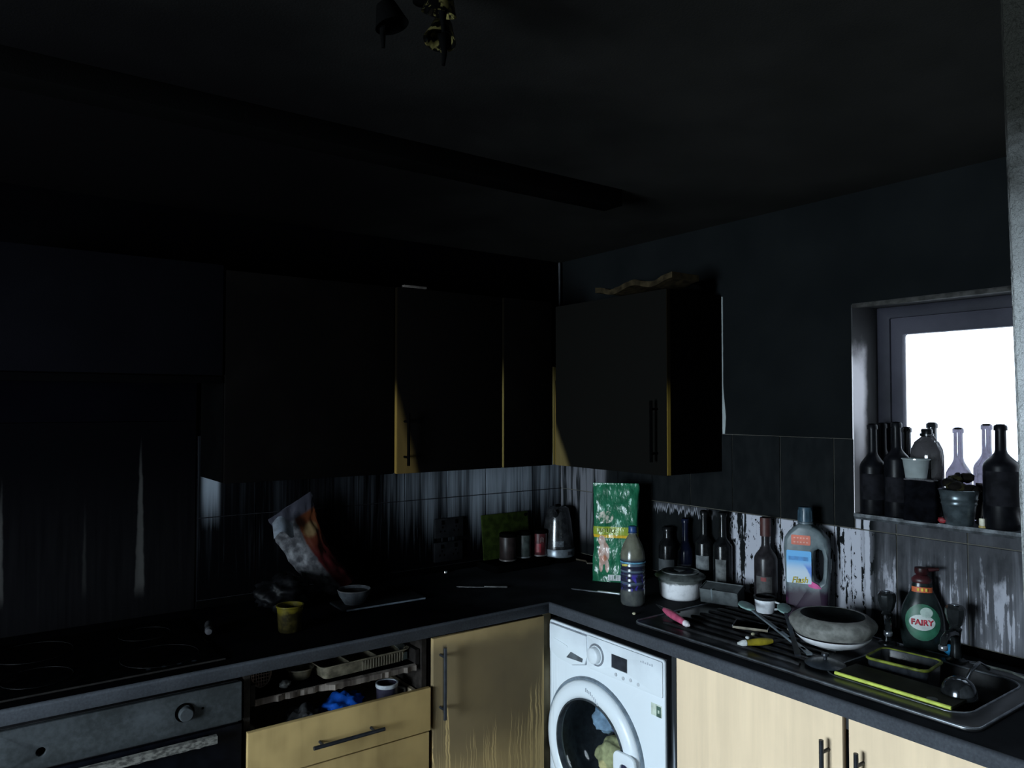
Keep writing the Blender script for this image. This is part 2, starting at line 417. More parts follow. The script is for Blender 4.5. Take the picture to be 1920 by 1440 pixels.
# window wall, with the recess of the window left open
WY0, WY1, WZ0, WZ1 = -2.36, -1.543, 1.328, 2.03
wr = struct(boxes('wall_right', [(.006, .2, WY1, 0, 0, 1.577), (0, .2, WY1, 0, 1.577, 2.41), (.006, .2, WY0, WY1, 0, WZ0 - .02),
                                 (0, .2, WY0, WY1, WZ1, 2.41), (0, .2, -2.72, WY0, 0, 2.41)], m_wallR))
LY0, LY1, LZ0, LZ1 = -2.5, -1.2, .70, 2.0
struct(boxes('wall_left', [(-4.95, -4.8, LY1, .15, 0, 2.41), (-4.95, -4.8, -2.72, LY0, 0, 2.41), (-4.95, -4.8, LY0, LY1, 0, LZ0), (-4.95, -4.8, LY0, LY1, LZ1, 2.41)], soot_paint('side_wall_soot', (.02, .02, .02), (.035, .034, .033))))
# the wall the camera looks through: its jamb shows at the right edge of the view
def jamb_edge(z): return -1.5095 + (1.69 - z) * .050
bm = bmesh.new()
NJ = 40; rows = []
for i in range(NJ + 1):
    z = 2.41 * i / NJ; e = jamb_edge(z)
    rows.append([bm.verts.new(p) for p in ((e, -2.72, z), (e - .004, -2.70, z), (e - .004, -2.60, z), (e, -2.585, z), (e + .012, -2.578, z), (.0, -2.578, z), (.0, -2.72, z))])
for a, b in zip(rows, rows[1:]):
    for k in range(7): bm.faces.new((a[k], a[(k + 1) % 7], b[(k + 1) % 7], b[k]))
bm.faces.new(rows[0]); bm.faces.new(rows[-1])
struct(from_bm('wall_front', bm, m_jamb, None, 40))
struct(boxes('wall_doorway_side', [(-4.8, -2.50, -2.72, -2.58, 0, 2.41), (-2.50, -1.52, -2.72, -2.58, 2.25, 2.41)], m_hall))
struct(boxes('wall_hall', [(-4.95, -4.8, -4.4, -2.72, 0, 2.41), (0, .15, -4.4, -2.72, 0, 2.41), (-4.95, .15, -4.5, -4.4, 0, 2.41)], m_hall))
# small ceiling batten
bt = struct(boxes('trim_1', [(-4.8, -.66, -1.12, -1.03, 2.355, 2.411)], soot_paint('batten_soot', (.0018, .0018, .0018), (.0026, .0025, .0025)), None, .004))
tag(bt, 'long sooty batten fixed under the blackened ceiling')

# ---- tiles: one object each, sharing mesh data
def tile_mesh(w_, h_, t_=.008):
    bm = bmesh.new(); bm_box(bm, -w_ / 2, w_ / 2, -h_ / 2, h_ / 2, -t_, 0, .0012, 1)
    me = bpy.data.meshes.new('tile'); bm.to_mesh(me); bm.free(); return me
_tm = {}
def put_tile(wall, horiz, a0, a1, z0, z1, mat, gap=.0032):
    k = (round(a1 - a0, 3), round(z1 - z0, 3), mat.name)
    if k not in _tm:
        _tm[k] = tile_mesh(a1 - a0 - gap, z1 - z0 - gap); _tm[k].materials.append(mat)
    o = bpy.data.objects.new('tile', _tm[k]); COL.objects.link(o); o.parent = wall
    j = random.uniform(-.0006, .0006); c = (a0 + a1) / 2
    if horiz == 'y':    # on the right wall, facing -x
        o.matrix_local = Matrix(((0, 0, -1, -.004 + j), (-1, 0, 0, c), (0, 1, 0, (z0 + z1) / 2), (0, 0, 0, 1)))
    else:               # on the back wall, facing -y
        o.matrix_local = Matrix(((1, 0, 0, c), (0, 0, -1, -.010 + j), (0, 1, 0, (z0 + z1) / 2), (0, 0, 0, 1)))
boxes('grout_bed', [(.0005, .0065, WY1, -.001, .93, 1.577), (.0005, .0065, -2.577, WY1, .93, WZ0 - .004)], m_grout, wr)
box('grout_bed', -1.735, 0, -.005, .001, .93, 1.577, m_groutA, wb, 0)
ys = [-.0, -.2, -.412, -.624, -.836, -1.047, -1.259, -1.471, -1.683, -1.895, -2.107, -2.319, -2.531]
for a1, a0 in zip(ys, ys[1:]):
    put_tile(wr, 'y', a0, a1, .977, 1.277, m_tileR)
    if a0 > -1.48: put_tile(wr, 'y', a0, a1, 1.277, 1.577, m_tileR)
    elif a1 > -1.5: put_tile(wr, 'y', WY1, a1, 1.277, 1.577, m_tileR); put_tile(wr, 'y', a0, WY1, 1.277, 1.326, m_tileR)
    else: put_tile(wr, 'y', a0, a1, 1.277, 1.326, m_tileR)
xs = [-.012, -.246, -.458, -.670, -.882, -1.094, -1.306, -1.518, -1.730]
for a1, a0 in zip(xs, xs[1:]):
    put_tile(wb, 'x', a0, a1, .977, 1.277, m_tileA); put_tile(wb, 'x', a0, a1, 1.277, 1.577, m_tileA)
# upstands at the worktop
box('skirting_strip', -1.73, -.011, -.012, -.002, W, .975, m_black, wb, .001)
box('skirting_strip', -.012, .002, -2.577, -.013, W, .975, m_black, wr, .001)
# pale sealant line where the wall cabinet met the wall
bm = bmesh.new()
def rag(i, a): return a * (.5 + .5 * mnoise.noise((i * .7, 3, 1)))
L = []; Rr = []
for i in range(25):
    z = 1.578 + (2.12 - 1.578) * i / 24; wd = .004 + max(0, .012 * (1 - abs(z - 1.64) / .12)) + rag(i, .002)
    L.append((bm.verts.new((-.0025, -1.001, z)), bm.verts.new((.0005, -1.001, z)))); Rr.append((bm.verts.new((-.0025, -1.001 - wd, z)), bm.verts.new((.0005, -1.001 - wd, z))))
for i in range(24):
    bm.faces.new((L[i][0], L[i + 1][0], Rr[i + 1][0], Rr[i][0])); bm.faces.new((Rr[i][0], Rr[i + 1][0], Rr[i + 1][1], Rr[i][1])); bm.faces.new((L[i][0], L[i + 1][0], L[i + 1][1], L[i][1]))
tag(from_bm('bare_plaster_strip', bm, soot_paint('bare_plaster', (.16, .18, .18), (.30, .33, .33)), wr), 'thin pale strip of bare plaster beside the wall cabinet')

# ---- window over the sink
wn = struct(thing('window_1', 'small bright window with sooty frame above the sink', 'window', (0, -1.95, WZ0))); del wn['category']
setorg((0, -1.95, WZ0))
boxes('reveal', [(-.001, .156, WY1 - .0005, WY1 + .004, WZ0, WZ1), (-.001, .156, WY0 - .004, WY0 + .0005, WZ0, WZ1), (-.001, .156, WY0, WY1, WZ1 - .0005, WZ1 + .004)], m_reveal, wn)
box('sill_board', -.006, .156, WY0, WY1, WZ0 - .018, WZ0, m_sill, wn, .002)
box('sill_edge', -.0085, -.0055, WY0, WY1, WZ0 - .010, WZ0 + .001, plain((.13, .14, .15), .6, 0, .6, .1), wn, .001)
box('top_bead', -.006, .012, WY0, WY1, WZ1 - .012, WZ1 + .003, plain((.030, .029, .027), .6, 0, .7, .08), wn, .003)
fo = plate('frame', [(WY0, WZ0), (WY1, WZ0), (WY1, WZ1), (WY0, WZ1)], [rrect(WY0 + .045, WY1 - .045, WZ0 + .02, WZ1 - .040, .004)], lambda u, v, d: (.156 + d, u, v), .05, m_frame, wn, .004)
sa = plate('sash', rrect(WY0 + .040, WY1 - .040, WZ0 + .018, WZ1 - .036, .004), [rrect(WY0 + .082, WY1 - .082, WZ0 + .045, WZ1 - .097, .010)], lambda u, v, d: (.166 + d, u, v), .03, m_frame_in, wn, .004)
box('pane', .180, .184, WY0 + .075, WY1 - .075, WZ0 + .04, WZ1 - .09, m_pane, wn, 0)
setorg()
# ---- the daylight window in the side wall, out of view to the left
wn = struct(thing('window_2', 'large clear window in the side wall that lights the room', 'window', (-4.85, -1.85, LZ0))); del wn['category']
setorg((-4.85, -1.85, LZ0))
plate('frame', [(LY0, LZ0), (LY1, LZ0), (LY1, LZ1), (LY0, LZ1)], [rrect(LY0 + .04, LY1 - .04, LZ0 + .04, LZ1 - .04, .005)], lambda u, v, d: (-4.90 + d, u, v), .05, plain((.6, .6, .6)), wn, .004)
box('pane', -4.88, -4.876, LY0 + .035, LY1 - .035, LZ0 + .035, LZ1 - .035, m_pane_clear, wn, 0)
setorg()

# ------------------------------------------------------------------ worktop
FY, FX = -.70, -.64                # front edges of the long run and of the sink run
wt = thing('worktop', 'dark laminate L-shaped worktop blackened by soot', 'worktop', (-1.0, -.35, W - .04))
setorg((-1.0, -.35, W - .04))
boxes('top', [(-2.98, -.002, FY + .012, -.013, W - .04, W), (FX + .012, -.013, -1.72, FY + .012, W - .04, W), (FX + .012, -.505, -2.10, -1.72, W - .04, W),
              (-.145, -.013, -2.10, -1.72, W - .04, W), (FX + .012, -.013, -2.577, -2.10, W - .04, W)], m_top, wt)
def edge_strip(P, dirs):
    # rounded nosing swept along the front edge
    prof = [(0, -.04), (-.010, -.0385), (-.012, -.034), (-.012, -.008), (-.009, -.002), (-.003, 0), (0, 0)]
    bm = bmesh.new(); R_ = []
    for p, d in zip(P, dirs): R_.append([bm.verts.new((p[0] + d[0] * -a, p[1] + d[1] * -a, W + b)) for a, b in prof])
    for a, b in zip(R_, R_[1:]):
        for k in range(len(prof) - 1): bm.faces.new((a[k], a[k + 1], b[k + 1], b[k]))
    bm.faces.new(R_[0]); bm.faces.new(R_[-1]); return bm
from_bm('front_edge', edge_strip([(-2.98, FY + .012), (FX + .012, FY + .012)], [(0, -1), (-1, -1)]), m_topedge, wt, 50)
from_bm('front_edge', edge_strip([(FX + .012, FY + .012), (FX + .012, -2.577)], [(-1, -1), (-1, 0)]), m_topedge, wt, 50)
setorg()

# ------------------------------------------------------------------ base units
def bar_handle(parent, a, b, out, mat=m_handle, r=.006, inset=.032, off=.034):
    """bar handle with two posts; a, b are ends on the door plane, out points off the door"""
    a = Vector(a); b = Vector(b); o = Vector(out) * off; d = (b - a).normalized()
    h = tube('handle', [a + o, b + o], r, mat, parent, 12)
    for p in (a + d * inset, b - d * inset): tube('handle_post', [p, p + o], .0045, mat, h, 8)
    return h

# corner base unit
u = thing('corner_base_cabinet', 'corner base cabinet with a smoke-stained beech door left of the washing machine', 'cabinet', (-.9, -.35, 0))
setorg((-.9, -.35, 0))
boxes('carcass', [(-1.13, -1.112, -.655, -.03, .1, .905), (-.70, -.682, -.64, -.03, .1, .905), (-1.112, -.70, -.655, -.03, .1, .118), (-1.112, -.70, -.05, -.03, .1, .905), (-1.13, -.70, -.60, -.59, 0, .1)], m_black, u)
d = box('door', -1.127, -.648, -.680, -.662, .14, .898, m_cornerdoor, u, .002)
bar_handle(d, (-1.100, -.680, .632), (-1.100, -.680, .872), (0, -1, 0))
box('filler_strip', -.642, -.603, -.664, -.650, .1, .905, wood('corner_filler', (.30, .25, .16), (.06, .05, .03), lambda M, v, g, b: b.step(.3, .7)), u, .001)
setorg()

# drawer unit
u = thing('drawer_unit', 'beech drawer unit with its top drawer front torn off', 'cabinet', (-1.445, -.35, 0))
setorg((-1.445, -.35, 0))
boxes('carcass', [(-1.750, -1.732, -.655, -.03, .1, .905), (-1.158, -1.140, -.655, -.03, .1, .905), (-1.732, -1.158, -.655, -.03, .1, .118), (-1.732, -1.158, -.05, -.03, .1, .905)], plain((.018, .015, .013), .7, 0, .5, .08), u)
m_chip = wood('raw_chipboard', (.17, .145, .125), (.035, .028, .024), lambda M, v, g, b: (g * .5 + b * .5).step(.4, .6))
# top drawer: open box, front gone, ragged bottom board
t = boxes('top_drawer', [(-1.728, -1.714, -.645, -.12, .800, .862), (-1.176, -1.162, -.645, -.12, .800, .862), (-1.714, -1.176, -.135, -.12, .800, .862)], plain((.012, .010, .009), .7, 0, .5, .08), u)
bm = bmesh.new(); NB = 46; A = []
for i in range(NB + 1):
    x = -1.714 + (.538) * i / NB
    jag = .010 * (mnoise.noise((i * .55, 0, 2)) + .7 * mnoise.noise((i * 1.7, 4, 2))) - (.012 if i < 20 else 0)
    zb = .800 - abs(.006 * mnoise.noise((i * .8, 9, 2)))
    A.append([bm.verts.new(q) for q in ((x, -.652 - jag, .812), (x, -.640, .815), (x, -.13, .815), (x, -.13, .797), (x, -.652 - jag, zb - .004))])
for a, b in zip(A, A[1:]):
    for k in range(5): bm.faces.new((a[k], a[(k + 1) % 5], b[(k + 1) % 5], b[k]))
bm.faces.new(A[0]); bm.faces.new(A[-1])
from_bm('bottom_board', bm, m_chip, t, 30)
box('soot_layer', -1.712, -1.178, -.636, -.137, .8150, .8163, m_black, t, 0)
for k, (z0, z1, yo) in enumerate(((.600, .742, -.690), (.438, .592, -.680), (.14, .430, -.680))):
    d = box('drawer_front', -1.748, -1.142, yo, yo + .018, z0, z1, m_drawer, u, .002)
    zh = z0 + .063 if k == 0 else z1 - .078
    if k < 2: bar_handle(d, (-1.563, yo, zh), (-1.329, yo, zh), (0, -1, 0))
    if k == 0: boxes('drawer_box', [(-1.722, -1.708, yo + .018, -.15, .62, .725), (-1.182, -1.168, yo + .018, -.15, .62, .725), (-1.708, -1.182, yo + .018, -.15, .62, .632), (-1.708, -1.182, -.165, -.15, .632, .725)], plain((.30, .24, .16), .6), d)
setorg()

# oven
u = thing('oven', 'soot-greyed built-in oven with a missing knob under the hob', 'oven', (-2.06, -.35, 0))
setorg((-2.06, -.35, 0))
box('body', -2.355, -1.765, -.655, -.05, .14, .89, plain((.02, .02, .022)), u, .003)
hole = ell(-2.256, .819, .011, .011, 16)
plate('control_panel', rrect(-2.357, -1.760, .777, .889, .003), [hole], lambda a, b, c: (a, -.655 - c, b), .016, m_oven, u, .002)
lathe('shaft_socket', [(0, 0), (.010, 0), (.010, .004), (0, .004)], m_black, u, 16, (-2.256, -.654, .819), (0, -1, 0))
kn = lathe('knob', [(.019, 0), (.019, .014), (.0165, .018), (0, .019)], m_oven, u, 28, (-1.915, -.671, .834), (0, -1, 0))
lathe('knob_shadow', [(.0255, 0), (.0255, .003), (.020, .003), (.020, 0)], m_black, u, 28, (-1.917, -.6715, .837), (0, -1, 0))  # offset black ring standing in for the crescent of shadow at the knob
box('indicator_lamp', -1.872, -1.866, -.6725, -.669, .834, .840, m_black, u, .001)
dr = box('door', -2.357, -1.760, -.672, -.655, .20, .770, m_ovendoor, u, .003)
M = Mat('peeled_handle'); v = M.xyz(); n = M.noise(M.vec(v[0] * 60, v[1] * 60, v[2] * 120), 1.0, 3)
m_peel = M.fin(M.mix(n.step(.35, .6), (.05, .048, .045), (.16, .155, .14)), .7, spec=.1)
bm = bmesh.new(); A = []
for i in range(41):
    x = -2.32 + .484 * i / 40; j = .003 * mnoise.noise((i * .9, 2, 0))
    A.append([bm.verts.new(q) for q in ((x, -.704, .742 + j), (x, -.704, .762 + j * .4), (x, -.690, .764), (x, -.690, .740))])
for a, b in zip(A, A[1:]):
    for k in range(4): bm.faces.new((a[k], a[(k + 1) % 4], b[(k + 1) % 4], b[k]))
bm.faces.new(A[0]); bm.faces.new(A[-1])
h = tag(from_bm('handle', bm, m_peel, dr, 30), 'pale blistered oven door handle')
for xx in (-2.30, -1.87): box('handle_post', xx, xx + .015, -.692, -.670, .745, .760, m_black, h, .001)
setorg()

# washing machine
u = thing('washing_machine', 'white front-loading washing machine with round glass door under the worktop', 'washing machine', (-.32, -.945, 0))
setorg((-.32, -.945, 0))
FXW = -.602
boxes('body', [(FXW + .004, -.05, -1.246, -1.236, .02, .878), (FXW + .004, -.05, -.672, -.662, .02, .878), (FXW + .004, -.05, -1.236, -.672, .868, .878), (FXW + .004, -.05, -1.236, -.672, .02, .03), (-.06, -.05, -1.236, -.672, .03, .868)], m_side, u)
DC = (-.912, .475)
plate('front_panel', rrect(-1.246, -.662, .02, .877, .012), [ell(DC[0], DC[1], .205, .205, 56)], lambda a, b, c: (FXW + .006 - c, a, b), .012, m_enamel, u, .004)
fp = plate('control_panel', rrect(-1.240, -.880, .755, .870, .006), [rrect(-1.082, -1.006, .790, .836, .002)], lambda a, b, c: (FXW - .006 - c, a, b), .005, m_enamel, u, .002)
box('display', FXW - .009, FXW - .005, -1.081, -1.007, .791, .835, plain((.028, .032, .040), .3, 0, .3, .2), u, .0005)
lathe('dial', [(.032, 0), (.032, .003), (.029, .004), (.028, .020), (.025, .023), (0, .024)], m_enamel, u, 36, (FXW - .011, -.931, .812), (-1, 0, 0))
lathe('dial_ring', [(.039, 0), (.039, .002), (.0325, .002), (.0325, 0)], plain((.20, .22, .25), .4), u, 36, (FXW - .0105, -.931, .812), (-1, 0, 0))
m_groove = plain((.22, .24, .28), .5)
ddo = [(-.674, .772), (-.674, .866), (-.882, .866), (-.886, .792), (-.872, .762), (-.80, .742), (-.72, .748)]
ddr = plate('detergent_drawer', ddo, [], lambda a, b, c: (FXW - .006 - c, a, b), .010, m_enamel, u, .004)
tube('drawer_gap', [(FXW - .0065, a, b) for a, b in ddo + ddo[:1]], .0028, m_groove, ddr, 6)
plate('finger_recess', [(-.775, .764), (-.862, .768), (-.866, .782), (-.80, .790)], [], lambda a, b, c: (FXW - .0162 - c, a, b), .001, plain((.10, .115, .13), .5), ddr)
plate('drawer_crease', [(-.700, .812), (-.780, .800), (-.782, .806), (-.702, .818)], [], lambda a, b, c: (FXW - .0162 - c, a, b), .002, m_enamel, ddr)
# porthole door
do = lathe('porthole_door', [(.236, .0), (.236, .012), (.230, .022), (.212, .030), (.188, .030), (.176, .020), (.172, .004), (.172, 0)], m_enamel, u, 64, (FXW - .006, DC[0], DC[1]), (-1, 0, 0))
lathe('door_ring', [(.248, 0), (.248, .006), (.244, .010), (.237, .008), (.237, 0)], plain((.16, .20, .24), .35, 0, .3), u, 64, (FXW - .006, DC[0], DC[1]), (-1, 0, 0))
lathe('chrome_ring', [(.178, .020), (.178, .026), (.172, .026), (.168, .010), (.172, .010)], plain((.10, .12, .14), .25, .6), do, 64, (FXW - .006, DC[0], DC[1]), (-1, 0, 0))
m_port = thin_glass('porthole_glass', (.80, .86, .90), .004, rough=.05, fres=.05)
lathe('door_glass', [(.172, .012), (.150, .004), (.135, -.030), (.110, -.055), (.06, -.065), (0, -.068)], m_port, do, 56, (FXW - .006, DC[0], DC[1]), (-1, 0, 0))
lathe('drum', [(.204, .004), (.195, -.04), (.225, -.09), (.228, -.40), (0, -.41)], plain((.14, .16, .18), .4, .2), u, 56, (FXW - .002, DC[0], DC[1]), (-1, 0, 0))
hd = plate('door_handle', rrect(-1.150, -1.050, .400, .540, .024), [rrect(-1.122, -1.082, .410, .503, .016)], lambda a, b, c: (FXW - .034 - c, a, b), .014, m_enamel, do, .005)
box('handle_slot', FXW - .036, FXW - .030, -1.126, -1.078, .405, .506, plain((.03, .03, .07), .5), do, .001)
# small print on the front
m_print = plain((.42, .45, .50), .5, 0, .15)
for k in range(6): box('panel_mark', FXW - .0114, FXW - .0108, -1.150 - .010 * k, -1.144 - .010 * k, .845, .850 + .003 * (k % 2), m_print, u, 0)
for k in range(8): box('door_mark', FXW - .0366, FXW - .0352, -.905 - .0085 * k, -.900 - .0085 * k, .680 - .0012 * k * k * .5, .690 + .003 * (k % 3 == 0) - .0012 * k * k * .5, m_print, do, 0)
for k, (yy, zz) in enumerate(((-1.03, .772), (-1.065, .769), (-1.10, .773), (-1.135, .769))):
    lathe('button', [(.006, 0), (.006, .002), (0, .003)], plain((.45, .47, .5)), u, 16, (FXW - .011, yy, zz), (-1, 0, 0))
st = box('energy_sticker', FXW - .0075, FXW - .0055, -1.234, -1.188, .690, .728, plain((.60, .66, .56), .5), u, .0002)
box('rating_square', FXW - .0085, FXW - .0073, -1.231, -1.212, .690, .724, plain((.07, .13, .10), .5), st, .0002)
box('rating_letter', FXW - .0090, FXW - .0083, -1.225, -1.218, .702, .712, plain((.55, .62, .52), .5), st, .0002)
setorg()
# laundry seen through the door
def lump(name, c, r, mat, seed, sq=(1, 1, 1), amp=.25, freq=2.2, n=3, parent=None):
    bm = bmesh.new(); bmesh.ops.create_icosphere(bm, subdivisions=n, radius=1.0)
    for q in bm.verts:
        d = q.co.normalized(); k = 1 + amp * mnoise.noise(d * freq + Vector((seed, seed * .7, 1))) + amp * .5 * mnoise.noise(d * freq * 2.7 + Vector((3, seed, 1)))
        q.co = Vector((d.x * r * sq[0] * k, d.y * r * sq[1] * k, d.z * r * sq[2] * k))
    o = from_bm(name, bm, mat, parent, 180); o.location = c; return o
for k, (c, r, col, lb) in enumerate((((-.47, -.965, .555), .066, (.11, .11, .28), 'crumpled navy-blue garment inside the washing machine drum'),
                                     ((-.47, -.900, .405), .078, (.46, .42, .20), 'crumpled olive-yellow garment inside the washing machine drum'),
                                     ((-.47, -1.050, .42), .058, (.18, .14, .34), 'crumpled violet garment low inside the washing machine drum'),
                                     ((-.46, -.835, .525), .060, (.26, .36, .46), 'crumpled pale blue garment inside the washing machine drum'))):
    tag(lump('garment', c, r, plain(col, .85, 0, .3), k * 3.1 + 1, (1, 1.1, .8), .32, 1.6, 4), lb, 'laundry')

# sink base unit
u = thing('sink_base_cabinet', 'clean beech double-door cabinet under the sink', 'cabinet', (-.32, -1.84, 0))
setorg((-.32, -1.84, 0))
boxes('carcass', [(-.584, -.03, -1.272, -1.254, .1, .905), (-.584, -.03, -2.42, -2.402, .1, .905), (-.584, -.03, -2.402, -1.272, .1, .118), (-.05, -.03, -2.402, -1.272, .1, .905), (-.53, -.52, -2.42, -1.254, 0, .1), (-.584, -.566, -2.402, -1.272, .86, .905)], m_side, u)
d = box('door', -.602, -.584, -1.843, -1.290, .14, .898, m_wood, u, .002)
bar_handle(d, (-.602, -1.805, .60), (-.602, -1.805, .832), (-1, 0, 0))
d = box('door', -.602, -.584, -2.412, -1.860, .14, .898, m_wood, u, .002)
bar_handle(d, (-.602, -1.898, .60), (-.602, -1.898, .832), (-1, 0, 0))
setorg()

# ------------------------------------------------------------------ wall units
ZB, ZT = 1.430, 2.145
def wall_unit(name, lab, x0, x1, yd, md, me=None, hx=None):
    u = thing(name, lab, 'cabinet', ((x0 + x1) / 2, -.15, ZB)); setorg(((x0 + x1) / 2, -.15, ZB))
    boxes('carcass', [(x0, x0 + .016, -.298, -.012, ZB, ZT), (x1 - .016, x1, -.298, -.012, ZB, ZT), (x0 + .016, x1 - .016, -.298, -.012, ZB, ZB + .016),
                      (x0 + .016, x1 - .016, -.298, -.012, ZT - .016, ZT), (x0 + .016, x1 - .016, -.020, -.012, ZB + .016, ZT - .016)], m_black, u)
    d = box('door', x0 + .002, x1 - .001, yd, yd + .018, ZB - .002, ZT, md, u, .0015)
    if me: box('door_edge', x0 - .0005, x0 + .0022, yd + .001, yd + .017, ZB, ZT - .002, me, d, 0)
    if hx: bar_handle(d, (hx, yd, 1.46), (hx, yd, 1.66), (0, -1, 0), m_black)
    setorg(); return u
wall_unit('wall_cabinet', 'wide burnt wall cabinet right of the hob, its door fully black', -1.722, -1.094, -.318, m_upper)
wall_unit('wall_cabinet', 'burnt wall cabinet with a triangle of bare wood at its lower left', -1.088, -.597, -.332, m_upper2, m_edge2, -1.055)
wall_unit('wall_cabinet', 'narrow burnt wall cabinet at the inner corner of the two runs', -.592, -.330, -.340, m_upper, m_edge3)
u = thing('wall_cabinet', 'burnt wall cabinet on the window wall beside the sooty plaster', 'cabinet', (-.15, -.68, ZB)); setorg((-.15, -.68, ZB))
boxes('carcass', [(-.300, -.012, -1.000, -.984, ZB, 2.125), (-.300, -.012, -.36, -.344, ZB, 2.125), (-.300, -.012, -.984, -.36, ZB, ZB + .016), (-.300, -.012, -.984, -.36, 2.109, 2.125), (-.020, -.012, -.984, -.36, ZB + .016, 2.109)], soot_paint('burnt_carcass_side', (.0007, .0006, .0007), (.0012, .0011, .0011)), u)
d = box('door', -.320, -.302, -1.000, -.352, ZB - .002, 2.125, m_upperR, u, .0015)
box('door_edge', -.3195, -.3025, -1.0022, -.9995, ZB, 2.122, m_edgeR, d, 0)
box('door_edge', -.3205, -.3035, -.3525, -.3495, ZB, 1.80, m_edge2, d, 0)
bar_handle(d, (-.320, -.952, 1.478), (-.320, -.952, 1.708), (-1, 0, 0), m_black)
setorg()
box_edge = tag(box('corner_post', -.3285, -.3065, -.3460, -.3405, ZB, 1.86, m_edge3, None, .001), 'slim scorched corner post between the two runs of wall cabinets', 'trim')
# extractor unit over the hob
u = thing('cooker_hood', 'blackened built-in extractor unit above the hob', 'cooker hood', (-2.06, -.15, 1.77)); setorg((-2.06, -.15, 1.77))
box('housing', -2.42, -1.728, -.300, -.004, 1.775, 2.150, m_black, u, .002)
box('door', -2.418, -1.730, -.320, -.302, 1.790, 2.160, soot_paint('hood_door_soot', (.0015, .0015, .0021), (.0021, .0021, .0029)), u, .0015)
box('visor', -2.418, -1.730, -.312, -.302, 1.762, 1.786, soot_paint('visor_soot', (.0008, .0008, .001), (.0012, .0012, .0014)), u, .002)
box('grease_filter', -2.38, -1.77, -.28, -.06, 1.768, 1.776, soot_paint('filter_soot', (.002, .002, .002), (.003, .003, .003)), u, 0)
setorg()
# splashback behind the hob
u = tag(box('splashback', -2.96, -1.738, -.010, -.002, W, 1.632, m_splash, None, .001), 'burnt splashback behind the hob with pale water runs', 'splashback')
u = tag(box('wall_panel', -2.96, -1.738, -.012, -.002, 1.634, 1.772, soot_paint('panel_soot', (.0009, .0009, .0016), (.0013, .0013, .0022)), None, .001), 'black upper wall panel between splashback and extractor', 'panel')

# things left on top of the wall cabinets
pl = plain((.30, .22, .12), .7, 0, .5)
bm = bmesh.new(); A = []
for i in range(25):
    t = i / 24; yy = -.60 - .42 * t; zz = 2.150 + .020 * math.cos(t * 2 * PI) ** 2 + .008 * t
    A.append([bm.verts.new(q) for q in ((-.31, yy, zz), (-.31, yy, zz + .022 + .006 * mnoise.noise((i * .5, 1, 1))), (-.16, yy, zz + .022), (-.16, yy, zz))])
for a, b in zip(A, A[1:]):
    for k in range(4): bm.faces.new((a[k], a[(k + 1) % 4], b[(k + 1) % 4], b[k]))
bm.faces.new(A[0]); bm.faces.new(A[-1]); setorg((-.23, -.8, 2.126))
o = from_bm('cardboard_flap', bm, plain((.022, .016, .008), .8, 0, .6, .05), None, 40); setorg(); o.location = (-.23, -.8, 2.113)
tag(o, 'scorched brown cardboard flap lying on the window-side wall cabinet', 'cardboard')
tag(lump('charred_bag', (-.10, -.94, 2.150), .060, m_black, 5.2, (1.0, 1.0, .52), .35, 2.5), 'charred shapeless bag slumped on the window-side wall cabinet', 'bag')
tag(box('wood_offcut', -1.06, -.96, -.335, -.315, 2.147, 2.156, plain((.06, .05, .044), .7, 0, .5), None, .002), 'pale wood offcut lying on top of the long-wall cabinets', 'wood')
tag(tube('pipe', [(-.022, -.022, 2.146), (-.022, -.022, 2.28), (-.022, -.020, 2.405)], .006, plain((.030, .032, .036), .45, .2, .5), None, 10), 'thin pale pipe rising in the corner above the wall cabinets', 'pipe')
tag(lathe('pipe_collar', [(.004, 0), (.010, 0), (.010, .010), (.004, .010)], plain((.25, .32, .32), .4), bpy.data.objects['pipe'], 12, (-.022, -.022, 2.172)), 'bright collar')

# ceiling lamp, melted
u = thing('ceiling_lamp', 'heat-ruined ceiling spotlight cluster with brass glints', 'lamp', (-1.835, -1.860, 2.41)); setorg()
M = Mat('sooted_brass'); v = M.xyz(True); n = M.noise(M.vec(*v), 60.0, 4)
m_brass = M.fin(M.mix(n.step(.50, .60), (.0015, .0015, .0015), (.17, .145, .05)), .3, .6, spec=.2)
lathe('ceiling_rose', [(0, 0), (.075, 0), (.072, -.012), (.055, -.020), (0, -.022)], m_black, u, 32)
lathe('stem', [(.010, -.02), (.010, -.05), (.018, -.055), (.018, -.065), (0, -.068)], m_black, u, 16)
for k in range(3):
    a = 2 * PI * k / 3 + .5; c_, s_ = math.cos(a), math.sin(a)
    ar = tube('arm', [(0, 0, -.055), (.03 * c_, .03 * s_, -.050), (.055 * c_, .055 * s_, -.058), (.062 * c_, .062 * s_, -.070)], .005, m_brass, u, 8)
    sh = lathe('spot_cup', [(.010, 0), (.016, -.004), (.026, -.035), (.028, -.040), (.0245, -.038), (.012, -.006), (0, -.004)], m_brass if k != 1 else m_black, u, 24, (.062 * c_, .062 * s_, -.068), (.3 * c_, .3 * s_, 1))
    tube('melted_drip', [(.062 * c_, .062 * s_, -.09), (.066 * c_, .064 * s_, -.12), (.064 * c_, .066 * s_, -.142)], [.010, .005, .003], m_black, u, 8)
for k in range(5):
    a = k * 1.25; lathe('rose_screw', [(.005, 0), (.005, -.004), (0, -.005)], m_brass, u, 10, (.055 * math.cos(a), .055 * math.sin(a), -.018))
